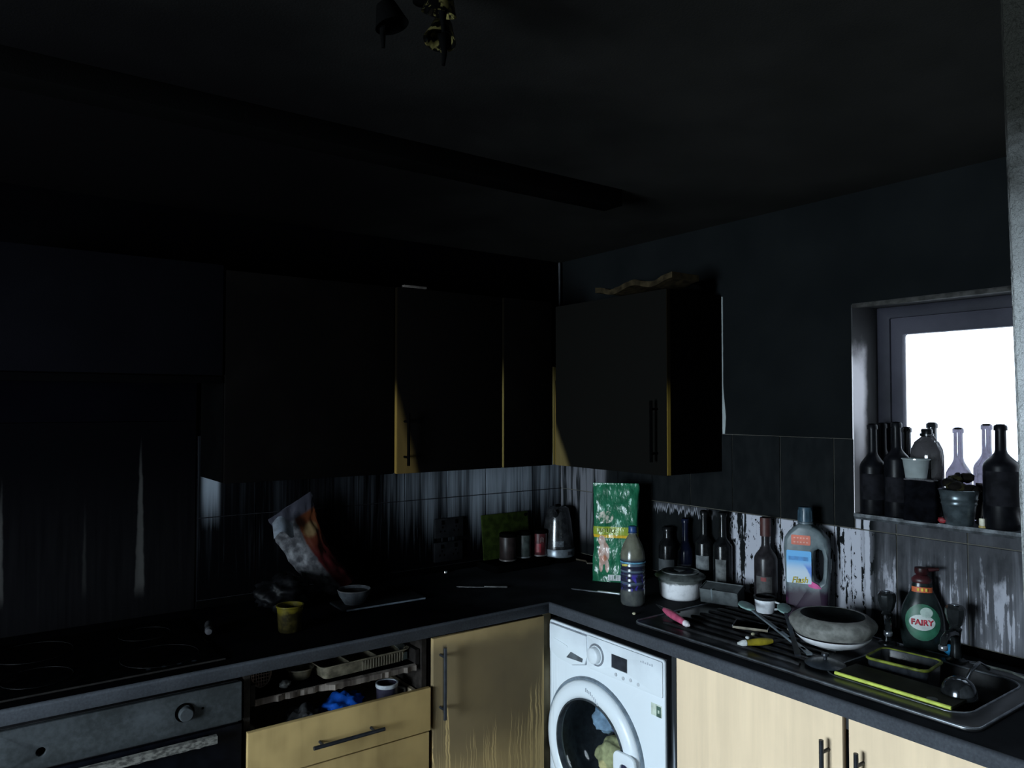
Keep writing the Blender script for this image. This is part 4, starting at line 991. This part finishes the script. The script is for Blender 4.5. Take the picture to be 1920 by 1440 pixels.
# pink peeler
def utensil(lab, a, b, r0, mh, mtip, name, cat='utensil', rs=(.6, 1.0, 1.05, .9, .75)):
    a = Vector(a); b = Vector(b); u = thing(name, lab, cat, a)
    n = len(rs); tube('handle', [(b - a) * (i / (n - 1)) for i in range(n)], [r0 * k for k in rs], mh, u, 10)
    d = (b - a).normalized()
    tube('tip', [(b - a), (b - a) + d * .012, (b - a) + d * .026], [r0 * .85, r0 * .8, r0 * .35], mtip, u, 10)
    tube('blade', [Vector((0, 0, 0)), -d * .03, -d * .07], [r0 * .45, r0 * .4, r0 * .1], m_steel, u, 6)
utensil('pink-handled peeler with pale end on the front of the drainer', (-.438, -1.090, DZ + .012), (-.500, -1.238, DZ + .010), .0125, plain((.50, .09, .17), .4, 0, .35), plain((.72, .66, .68), .4), 'peeler')
utensil('yellow-handled brush with a white end on the front of the drainer', (-.432, -1.520, DZ + .010), (-.512, -1.484, DZ + .010), .0110, plain((.34, .27, .02), .5, 0, .4), plain((.66, .68, .66), .4), 'brush')
for k, (x_, y_, r_, c_) in enumerate(((-.500, -1.005, .0065, (.45, .42, .28)), (-.395, -1.118, .006, (.14, .14, .10)), (-.135 - .13, -1.470, .0085, (.55, .55, .47)), (-.400, -1.428, .0065, (.40, .38, .26)), (-.445, -1.440, .0065, (.55, .57, .57)), (-.352, -1.540, .006, (.48, .40, .03)))):
    o = lump('pellet', (x_, y_, (W if k == 0 else DZ - .002) + r_ * .75), r_, plain(c_, .5), k * 2.2, (1.1, 1, .8), .2, 2, 2)
    tag(o, ['pale crumb on the worktop beside the water bottle', 'dull crumb by the pink peeler', 'pale pellet on the drainer below the cleaner jug', 'beige pellet on the drainer next to the burnt tray', 'white pellet near the brush end on the drainer', 'yellow pellet near the brush on the drainer'][k], 'crumb', 'small pellets scattered round the drainer')
# stacked bowls
BX, BY = -.290, -1.632
u = thing('white_bowl', 'white bowl at the bottom of the stack at the drainer end', 'bowl', (BX, BY, DZ))
lathe('bowl', [(0, .003), (.050, 0), (.055, .004), (.090, .014), (.106, .030), (.108, .034), (.103, .033), (.084, .020), (.050, .008), (0, .006)], plain((.80, .80, .82), .16, 0, .12, .6), u, 56)
lathe('foot_ring', [(.050, 0), (.053, -.001), (.055, .004), (.050, .004)], m_lab, u, 40)
u = thing('grey_bowl', 'soot-grey wide-rimmed bowl on top of the white bowl by the sink', 'bowl', (BX, BY, DZ + .0345))
lathe('bowl_shell', [(0, .0), (.060, .0), (.108, .004), (.122, .024), (.125, .036), (.120, .044), (.104, .056), (.092, .058), (.087, .052), (.074, .030), (0, .022)], plain((.20, .20, .185), .5, 0, .4, .15), u, 56)
lathe('burnt_inside', [(.090, .0575), (.085, .052), (.070, .0315), (0, .0245)], plain((.006, .007, .007), .6, 0, .4, .1), u, 48)

# ------------------------------------------------------------------ in and over the sink bowl
u = thing('chopping_board', 'lime-edged chopping board lying across the front of the sink', 'chopping board', (-.455, -1.915, W + .010), math.radians(0))
box('board', -.046, .060, -.150, .150, 0, .008, plain((.011, .012, .006), .6, 0, .5, .1), u, .002)
tube('lime_edge', [(-.048, .149, .0045), (-.048, -.149, .0045)], .0050, plain((.52, .60, .10), .5, 0, .25), u, 8)
o = lathe('board_hole', [(.013, .0085), (.0, .0088)], plain((.05, .06, .06), .5), u, 20, (-.034, -.098, 0))
u = thing('pan_lid', 'dark blue-grey pan lid lying on the sink edge beside the lime board', 'lid', (-.455, -1.708, W + .0105))
lathe('lid_disc', [(0, .0), (.052, .0), (.055, .003), (.050, .007), (.020, .014), (0, .015)], plain((.030, .036, .044), .3, 0, .4), u, 36)
lathe('lid_knob', [(.005, .013), (.005, .022), (.011, .026), (.010, .032), (0, .033)], m_handle, u, 16)
u = thing('storage_tub', 'smoky plastic tub with yellow-green rim standing in the sink bowl', 'container', (-.300, -1.850, W - .154), math.radians(6))
m_tub = plain((.020, .023, .028), .18, 0, .5, .5)
bm = bmesh.new(); A = []
for ins, zz in ((.018, 0), (.012, .004), (.0, .186), (.003, .188), (.004, .186), (.016, .008)):
    A.append([bm.verts.new((a, b, zz)) for a, b in rrect(-.062 + ins, .062 - ins, -.080 + ins, .080 - ins, .020)])
for a, b in zip(A, A[1:]):
    for i in range(len(a)): j = (i + 1) % len(a); bm.faces.new((a[i], a[j], b[j], b[i]))
bm.faces.new(A[0]); bm.faces.new(A[-1]); from_bm('tub_wall', bm, m_tub, u, 40)
pts = [(a, b, .187) for a, b in rrect(-.063, .063, -.081, .081, .021)]
tube('rim', pts + pts[:1], .0042, plain((.15, .175, .022), .45, 0, .7, .2), u, 8)
u = thing('steel_ladle', 'shiny dark steel ladle bowl at the right end of the sink', 'ladle', (-.395, -2.035, W + .006))
m_ld = plain((.11, .12, .13), .14, .9, .5)
lathe('ladle_bowl', [(0, .052), (.018, .049), (.031, .040), (.039, .026), (.042, .010), (.042, .004), (.0400, .006), (.036, .024), (.020, .044), (0, .048)], m_ld, u, 36)
tube('ladle_handle', [(.036, .004, .022), (.09, .010, .045), (.16, .018, .050), (.22, .02, .022)], [.006, .005, .005, .006], m_ld, u, 8)
tag(lump('sponge', (-.072, -1.872, W + .022), .021, plain((.02, .30, .62), .8, 0, .4), 2.0, (.8, .9, .70), .3), 'crumpled bright blue sponge behind the right tap', 'sponge')
u = thing('cutlery_stick', 'pale metal skewer lying from the right tap towards the jamb', 'skewer', (-.118, -1.965, W + .016))
tube('skewer_rod', [(0, 0, 0), (-.004, -.085, .001), (-.030, -.165, -.004)], .0035, plain((.35, .38, .34), .35, .6, .4), u, 8)
tube('skewer_ring', [(.008 * math.cos(a), .010 + .010 * math.sin(a), 0) for a in [2 * PI * k / 12 for k in range(13)]], .002, m_steelrim, u, 6)

# ------------------------------------------------------------------ knives on the worktop
def knife(lab, a, b, mb, mh, wd=.009):
    a = Vector(a); b = Vector(b); u = thing('table_knife', lab, 'knife', a); d = (b - a); L_ = d.length; d.normalize(); s_ = Vector((-d.y, d.x, 0))
    mp = lambda p, q, c: d * p + s_ * q + Vector((0, 0, c))
    plate('blade', [(0, -wd * .2), (L_ * .04, -wd * .7), (L_ * .55, -wd * .8), (L_ * .55, wd * .7), (L_ * .1, wd * .6)], [], mp, .002, mb, u)
    plate('handle', rrect(L_ * .54, L_, -wd * .8, wd * .8, wd * .5), [], mp, .006, mh, u, .0015)
    return u
knife('slim knife with pale handle left of the green bag', (-.432, -.585, W), (-.338, -.772, W), m_steelrim, plain((.34, .37, .38), .35, .3))
knife('slim knife lying flat on the long worktop near the corner', (-.790, -.285, W), (-.628, -.418, W), plain((.12, .12, .12), .3, .6), plain((.085, .085, .085), .35, .5), .007)
u = thing('bottle_cap', 'tiny bright metal cap on the worktop under the sockets', 'cap', (-.690, -.034, W))
lathe('cap_disc', [(0, .010), (.009, .010), (.0105, .007), (.0115, 0), (.010, 0), (.009, .008)], m_chrome, u, 20)

# ------------------------------------------------------------------ corner group: kettle, canisters, board
u = thing('kettle', 'sooty jug kettle with silver base ring in the worktop corner', 'kettle', (-.112, -.116, W))
m_kb = plain((.020, .021, .023), .18, .2, .5, .6)
lathe('power_base', [(0, 0), (.078, 0), (.080, .006), (.076, .018), (.060, .022), (0, .022)], m_black, u, 36)
lathe('base_ring', [(.073, .022), (.0785, .026), (.0785, .058), (.076, .062)], plain((.16, .185, .21), .32, .4, .35), u, 44)
lathe('kettle_body', [(.0765, .060), (.076, .075), (.071, .130), (.064, .190), (.057, .232), (.050, .248), (.036, .256), (0, .258)], m_kb, u, 44)
M = Mat('kettle_window'); v = M.xyz(True); n = M.noise(M.vec(*v), 40.0, 3)
m_kw = M.fin(M.mix(n.step(.4, .7), (.035, .040, .046), (.10, .115, .13)), .2)
sheet('water_gauge', 10, 12, lambda i, j: ((.0772 - .019 * j) * math.cos(3.75 + .62 * i), (.0772 - .019 * j) * math.sin(3.75 + .62 * i), .075 + .135 * j), m_kw, u)
tube('spout', [(-.040, -.030, .222), (-.058, -.044, .236), (-.066, -.050, .244)], [.016, .012, .008], m_kb, u, 12)
tube('handle', [(.038, .024, .246), (.072, .046, .240), (.088, .056, .200), (.088, .056, .130), (.074, .046, .090)], [.010, .011, .011, .010, .009], m_black, u, 12)
lathe('lid_knob', [(.012, .256), (.014, .264), (0, .268)], m_black, u, 16)
box('switch', -.010, .010, -.083, -.077, .036, .052, plain((.03, .03, .034), .3), u, .002, None)
tube('power_cord', [(.060, -.060, .006), (.070, -.120, .006), (.040, -.165, .006), (.085, -.200, .006)], .0045, plain((.055, .045, .032), .5), u, 8)
tr = thing('serving_tray', 'low dark tray under the three canisters', 'tray', (-.330, -.115, W))
plate('tray_base', rrect(-.195, .115, -.075, .085, .015), [], lambda a, b, c: (a, b, c), .028, m_black, tr, .004)
tube('tray_rim', [(a, b, .029) for a, b in rrect(-.193, .113, -.073, .083, .014)] + [(.113, .069, .029)], .003, m_black, tr, 6)
TZ = W + .0325
def canister(lab, loc, r, h, mat, mlid, mb):
    u = thing('canister', lab, 'canister', loc, 0, 'storage canisters in the corner')
    lathe('canister_body', [(0, 0), (r * .96, 0), (r, .003), (r, h * .86), (r * .97, h * .88), (0, h * .88)], mat, u, 36)
    lathe('lid', [(r * 1.03, h * .86), (r * 1.03, h * .97), (r * .9, h), (0, h)], mlid, u, 36)
    lathe('base_bead', [(r * .98, 0), (r * 1.03, .001), (r * 1.03, .006), (r, .007)], mb, u, 36)
    return u
canister('dark maroon-brown canister, left of the three by the kettle', (-.402, -.105, TZ), .038, .125, plain((.017, .012, .0115), .4, 0, .4, .2), m_black, plain((.10, .09, .085), .4, .3))
canister('grey-green canister, middle of the three by the kettle', (-.302, -.095, TZ), .033, .122, plain((.034, .042, .040), .4, 0, .5, .2), m_black, plain((.14, .15, .16), .4, .3))
c3 = canister('red canister with faint white print, nearest the kettle', (-.218 + .002, -.085 - .02, TZ), .0325, .122, plain((.055, .012, .014), .4, 0, .5, .2), m_black, plain((.14, .13, .13), .4, .3))
band('red_panel', .0330, .020, .060, plain((.16, .008, .014), .45), c3, 3.55, 4.25)
for a_, z0_, z1_ in ((4.15, .066, .088), (4.30, .070, .092), (4.44, .068, .090), (4.58, .066, .086)): band('print_stroke', .0336, z0_, z1_, plain((.20, .165, .165), .5), c3, a_, a_ + .05)
o = box('board', -.135, .135, -.006, .006, 0, .205, plain((.040, .060, .012), .6, 0, .45), None, .010, None)
bpy.data.objects.remove(o)
u = thing('green_board', 'olive-green chopping board leaning against the wall behind the canisters', 'chopping board', (-.360, -.046, TZ - .002))
bm = bmesh.new(); bm_box(bm, -.135, .132, -.004, .004, 0, .205, .003)
bmesh.ops.transform(bm, matrix=Matrix.Rotation(-.11, 4, 'X'), verts=bm.verts[:]); from_bm('board', bm, plain((.014, .022, .0042), .6, 0, .5, .05), u, 40)
tube('hang_hole_rim', [(.115 + .006 * math.cos(a), .0145 + .0, .188 + .006 * math.sin(a)) for a in [2 * PI * k / 14 for k in range(15)]], .0016, m_black, u, 6)
# sockets
def socket(lab, x, z):
    u = thing('power_socket', lab, 'socket', (x, -.0135, z), 0, 'double sockets on the long wall')
    box('face_plate', -.073, .073, -.012, .0, -.043, .043, plain((.0055, .0058, .0068), .45, 0, .4, .15), u, .003)
    for sx in (-.035, .035):
        box('rocker', sx - .006, sx + .006, -.015, -.012, .016, .034, m_black, u, .001)
        for dx, dz in ((0, .004), (-.011, -.014), (.011, -.014)): box('pin_slot', sx + dx - .003, sx + dx + .003, -.0126, -.0115, dz - .004, dz + .004, m_black, u, 0)
socket('upper blackened double socket on the long tiled wall', -.665, 1.145)
socket('lower blackened double socket near the worktop on the long wall', -.668, 1.040)

# ------------------------------------------------------------------ long worktop: crisp bag, lump, tub, bowl
M = Mat('crisp_bag_print'); v = M.xyz(True)
n = M.noise(M.vec(*v), 26.0, 4); n2 = M.noise(M.vec(*v), 9.0, 3)
side_ = (v[0] + (n - .5) * .02)
c = M.mix(n.step(.3, .7), (.10, .012, .010), (.19, .026, .016))
c = M.mix((n2 * .6 + v[2] * 1.0).step(.52, .66), c, (.30, .10, .025))
c = M.mix(side_.step(-.012, -.024), c, M.mix(n.step(.3, .7), (.13, .12, .125), (.24, .23, .23)))
m_cb = M.fin(c, .3, spec=.3, bump=(n, .6, .01))
u = thing('crisp_bag', 'crumpled red and white foil food bag leaning on the tiled wall', 'bag', (-1.215, -.130, W + .020))
ax0 = Vector((0, 0, .008)); ax1 = Vector((-.205, .030, .340))
def cb(i, j):
    p = ax0.lerp(ax1, j) + Vector((-.030 * math.sin(j * PI), 0, -.020 * math.sin(j * PI)))
    a = 2 * PI * i; wd = .050 + .042 * j ** .8; th = .034 * (math.sin(min(1, j * 1.15 + .12) * PI) * .9 + .15)
    dirv = (ax1 - ax0).normalized(); sd = Vector((.83, -.12, .52)).normalized(); nn = dirv.cross(sd)
    k = mnoise.noise((i * 6 * math.cos(a) + 2, math.sin(a) * 2, j * 7)) * .010 + mnoise.noise((math.cos(a) * 6, math.sin(a) * 6, j * 15)) * .006
    return p + sd * (math.cos(a) * wd) + nn * (math.sin(a) * th) + (sd * math.cos(a) + nn * math.sin(a)) * k
# the colour follows the bag: object axes rotated with it
o = sheet('bag_body', 44, 36, cb, None, u)
M = Mat('crisp_bag_foil'); tc = M.xyz(True)
sdv = Vector((.83, -.12, .52)).normalized(); axv = (ax1 - ax0).normalized()
cc = (tc[0] + .0) * sdv.x + tc[1] * sdv.y + (tc[2] - .0) * sdv.z - .008
al = tc[0] * axv.x + tc[1] * axv.y + tc[2] * axv.z
bend = cc + (al * 8.0)._m('SINE') * .024
n = M.noise(M.vec(*tc), 40.0, 3)
red = M.mix((al + (n - .5) * .08).step(.16, .30), (.024, .0025, .003), (.045, .012, .004))
spot = (((al - .28) * (al - .28) + (bend - .030) * (bend - .030))._m('SQRT') + (n - .5) * .02).step(.034, .018)
red = M.mix(spot, red, (.085, .055, .025))
fo_ = M.mix((bend + (n - .5) * .02).step(-.012, -.002), M.mix(n.step(.35, .65), (.026, .026, .029), (.075, .075, .080)), red)
m_foil = M.fin(M.mix(al.step(.335, .350), fo_, (.020, .020, .027)), .42, spec=.10)
o.data.materials.append(m_foil)
sheet('torn_flap', 8, 6, lambda i, j: Vector((-.285, -.015, .285)) + Vector((.075 * i, -.010 * math.sin(i * 3) - .02 * j, .020 * i - .055 * j + .02 * math.sin(i * 5))), plain((.075, .085, .10), .4, 0, .4, .1), u)

tag(lump('melted_appliance', (-1.490, -.220, W + .066), .090, plain((.0022, .0022, .0026), .5, 0, .6, .06), 8.1, (1.0, .75, .66), .45, 2.0, 4), 'melted black appliance slumped below the foil bag', 'debris')
u = thing('yellow_tub', 'dirty yellow plastic tub with a dark open top near the front edge', 'tub', (-1.548, -.470, W))
M = Mat('dirty_yellow_plastic'); v = M.xyz(True); n = M.noise(M.vec(*v), 45.0, 4)
m_yt = M.fin(M.mix((v[2] + (n - .5) * .035).step(.058, .072), M.mix(n.step(.4, .65), (.007, .0055, .0015), (.018, .014, .0035)), (.050, .040, .0035)), .5, spec=.08)
lathe('tub_wall', [(0, .002), (.034, 0), (.0365, .004), (.042, .080), (.0395, .080), (.034, .008), (0, .008)], m_yt, u, 36)
lathe('rim', [(.042, .078), (.0445, .080), (.0445, .085), (.0395, .085), (.0395, .080)], m_yt, u, 36)
lump('burnt_contents', (0, 0, .060), .032, m_black, 3.0, (1, 1, .5), .3, 2, 3, u)
u = thing('glass_board', 'thin grey rectangular board under the small white bowl', 'board', (-1.150, -.305, W), math.radians(-2))
plate('board', rrect(-.165, .170, -.075, .075, .012), [], lambda a, b, c: (a, b, c), .007, plain((.006, .007, .008), .5, 0, .4, .08), u, .002)
tube('front_bead', [(-.155, -.0755, .005), (.160, -.0755, .005)], .0035, plain((.10, .12, .145), .4, 0, .4, .2), u, 8)
u = thing('small_bowl', 'small grey-white bowl with dark inside standing on the grey board', 'bowl', (-1.245, -.300, W + .0072))
lathe('bowl_shell', [(0, .002), (.034, 0), (.037, .004), (.054, .030), (.060, .050), (.0585, .052), (.054, .048), (.032, .010), (0, .008)], plain((.045, .049, .055), .4, 0, .45, .1), u, 40)
lathe('rim', [(.060, .049), (.0615, .051), (.060, .0535), (.0575, .052)], plain((.06, .06, .062), .35), u, 40)
lathe('burnt_inside', [(.057, .0505), (.050, .042), (.030, .012), (0, .0095)], plain((.006, .006, .006), .6, 0, .4, .1), u, 36)

# hob
u = thing('hob', 'black burnt ceramic hob set in the worktop left of the drawers', 'hob', (-2.10, -.38, W))
plate('glass_top', rrect(-.300, .300, -.262, .258, .012), [], lambda a, b, c: (a, b, c), .006, plain((.0010, .0010, .0011), .45, 0, .5, .01), u, .002)
for cx, cy, r in ((-.155, -.125, .085), (.150, -.130, .105), (-.150, .125, .105), (.155, .130, .075)):
    z_ = tube('cooking_zone', [(cx + r * math.cos(a), cy + r * math.sin(a), .0062) for a in [2 * PI * k / 40 for k in range(41)]], .0010, plain((.0040, .0040, .0042), .5, 0, .6, .05), u, 5)
tube('front_trim', [(-.30, -.263, .004), (.30, -.263, .004)], .003, plain((.020, .018, .017), .4, .3), u, 8)
for k in range(4): lathe('touch_mark', [(.007, .0065), (0, .0068)], m_handle, u, 14, (.10 + .04 * k, -.235, 0))
u = thing('pepper_mill', 'small charred mill with pale cap lying at the hob corner', 'mill', (-1.772, -.345, W + .018), 0)
m_ml = plain((.014, .014, .015), .35, 0, .5)
ax = Vector((-.012, -.085, .0))
lathe('mill_body', [(0, -.045), (.012, -.044), (.013, -.030), (.0095, -.015), (.012, .005), (.0095, .018), (.0115, .028), (0, .030)], m_ml, u, 24, (0, 0, 0), (-.25, -1, .0))
lathe('mill_cap', [(0, .0), (.0105, .002), (.012, .010), (.009, .018), (0, .020)], plain((.045, .045, .050), .4), u, 20, (-.007, -.030, 0), (-.25, -1, 0))

# ------------------------------------------------------------------ what is in the drawers
DB = .8165
u = thing('cutlery_tray', 'dirty cream plastic cutlery tray in the broken top drawer', 'tray', (-1.345, -.500, DB), math.radians(3))
m_ct = plain((.12, .105, .075), .5, 0, .5, .1)
bm = bmesh.new(); A = []
for ins, zz in ((.012, 0), (.0, .040), (-.008, .042), (-.008, .045), (.003, .043), (.014, .004)):
    A.append([bm.verts.new((a, b, zz)) for a, b in rrect(-.155 + ins, .155 - ins, -.115 + ins, .26 - ins, .018)])
for a, b in zip(A, A[1:]):
    for i in range(len(a)): j = (i + 1) % len(a); bm.faces.new((a[i], a[j], b[j], b[i]))
bm.faces.new(A[0]); bm.faces.new(A[-1]); from_bm('tray_shell', bm, m_ct, u, 40)
for xx in (-.055, .045): box('divider', xx - .002, xx + .002, -.105, .24, .003, .038, m_ct, u, .001)
for k in range(16): box('tray_rib', -.02 + .010 * k, -.016 + .010 * k, -.1185, -.1150, .006, .036, plain((.08, .07, .05), .5), u, .0005)
u = thing('cream_lid', 'small cream plastic dish beside the cutlery tray', 'dish', (-1.540, -.545, DB))
lathe('dish_shell', [(0, .002), (.026, 0), (.030, .003), (.040, .030), (.042, .032), (.038, .031), (.027, .006), (0, .005)], m_ct, u, 32)
lathe('dish_rim', [(.041, .030), (.0445, .032), (.0435, .035), (.039, .033)], m_ct, u, 32)
u = thing('skimmer', 'brown round mesh skimmer standing in the left of the broken drawer', 'utensil', (-1.668, -.560, DB))
m_sk = plain((.16, .115, .095), .6, 0, .4)
pts = [(.030 * math.cos(a), .004, .040 + .038 * math.sin(a)) for a in [2 * PI * k / 28 for k in range(29)]]
tube('hoop', pts, .0022, m_sk, u, 6)
for k in range(7):
    t = -.024 + .008 * k; hh = .038 * math.sqrt(max(0, 1 - (t / .030) ** 2)); tube('mesh_wire', [(t, .004, .040 - hh), (t, .004, .040 + hh)], .0014, m_sk, u, 5)
    t2 = -.030 + .010 * k; ww = .030 * math.sqrt(max(0, 1 - (t2 / .038) ** 2)); tube('mesh_wire', [(-ww, .004, .040 + t2), (ww, .004, .040 + t2)], .0014, m_sk, u, 5)
tube('handle', [(0, .004, .004), (.004, .10, .006), (.01, .22, .012)], .004, m_sk, u, 8)
o = tag(lump('herb_bundle', (-1.262, -.535, .872), .016, plain((.050, .060, .018), .8, 0, .6), 6.0, (1.4, 1, .7), .6, 3), 'dull green scrap lying at the right of the cutlery tray', 'scrap')
o = tag(lump('grey_lump', (-1.610, -.600, DB + .011), .014, plain((.05, .05, .048), .7), 9.0, (1.2, 1, .8), .4), 'small grey lump beside the mesh skimmer in the drawer', 'debris')
u = thing('foil_tray', 'bent grey metal tray edge sticking out at the drawer right end', 'tray', (-1.205, -.590, DB))
plate('tray_wall', [(0, 0), (.022, .002), (.020, .050), (-.030, .072), (-.034, .066), (-.004, .040)], [], lambda a, b, c: (a, c * 3.0 + a * .3, b), .003, plain((.12, .14, .14), .35, .5, .5), u, .0005)
box('tray_fold', .000, .022, -.010, .0, .004, .030, plain((.30, .36, .35), .4, .3), u, .001)
D2 = .6335
tag(lump('blue_cloth', (-1.405, -.560, D2 + .052), .075, plain((.004, .055, .30), .7, 0, .5, .1), 3.7, (1.0, .75, .72), .45, 2.6, 4), 'bright blue crumpled cloth in the second drawer', 'cloth')
tag(lump('grey_bag', (-1.545, -.575, D2 + .050), .065, plain((.035, .035, .036), .5, 0, .6, .1), 5.7, (.8, .8, .80), .5, 2.6, 4), 'crumpled translucent grey bag in the second drawer', 'bag')
u = thing('drawer_mug', 'dark mug with a white rim in the second drawer', 'mug', (-1.255, -.590, D2))
lathe('mug_wall', [(0, .003), (.030, 0), (.033, .004), (.036, .118), (.033, .118), (.030, .006), (0, .006)], plain((.020, .018, .030), .3, 0, .4), u, 32)
lathe('rim', [(.0365, .108), (.038, .110), (.038, .121), (.033, .121), (.033, .112)], plain((.30, .32, .34), .35), u, 32)
tube('handle', [(.034, -.006, .100), (.060, -.012, .092), (.062, -.012, .060), (.036, -.006, .040)], .005, plain((.10, .09, .08), .5), u, 8)
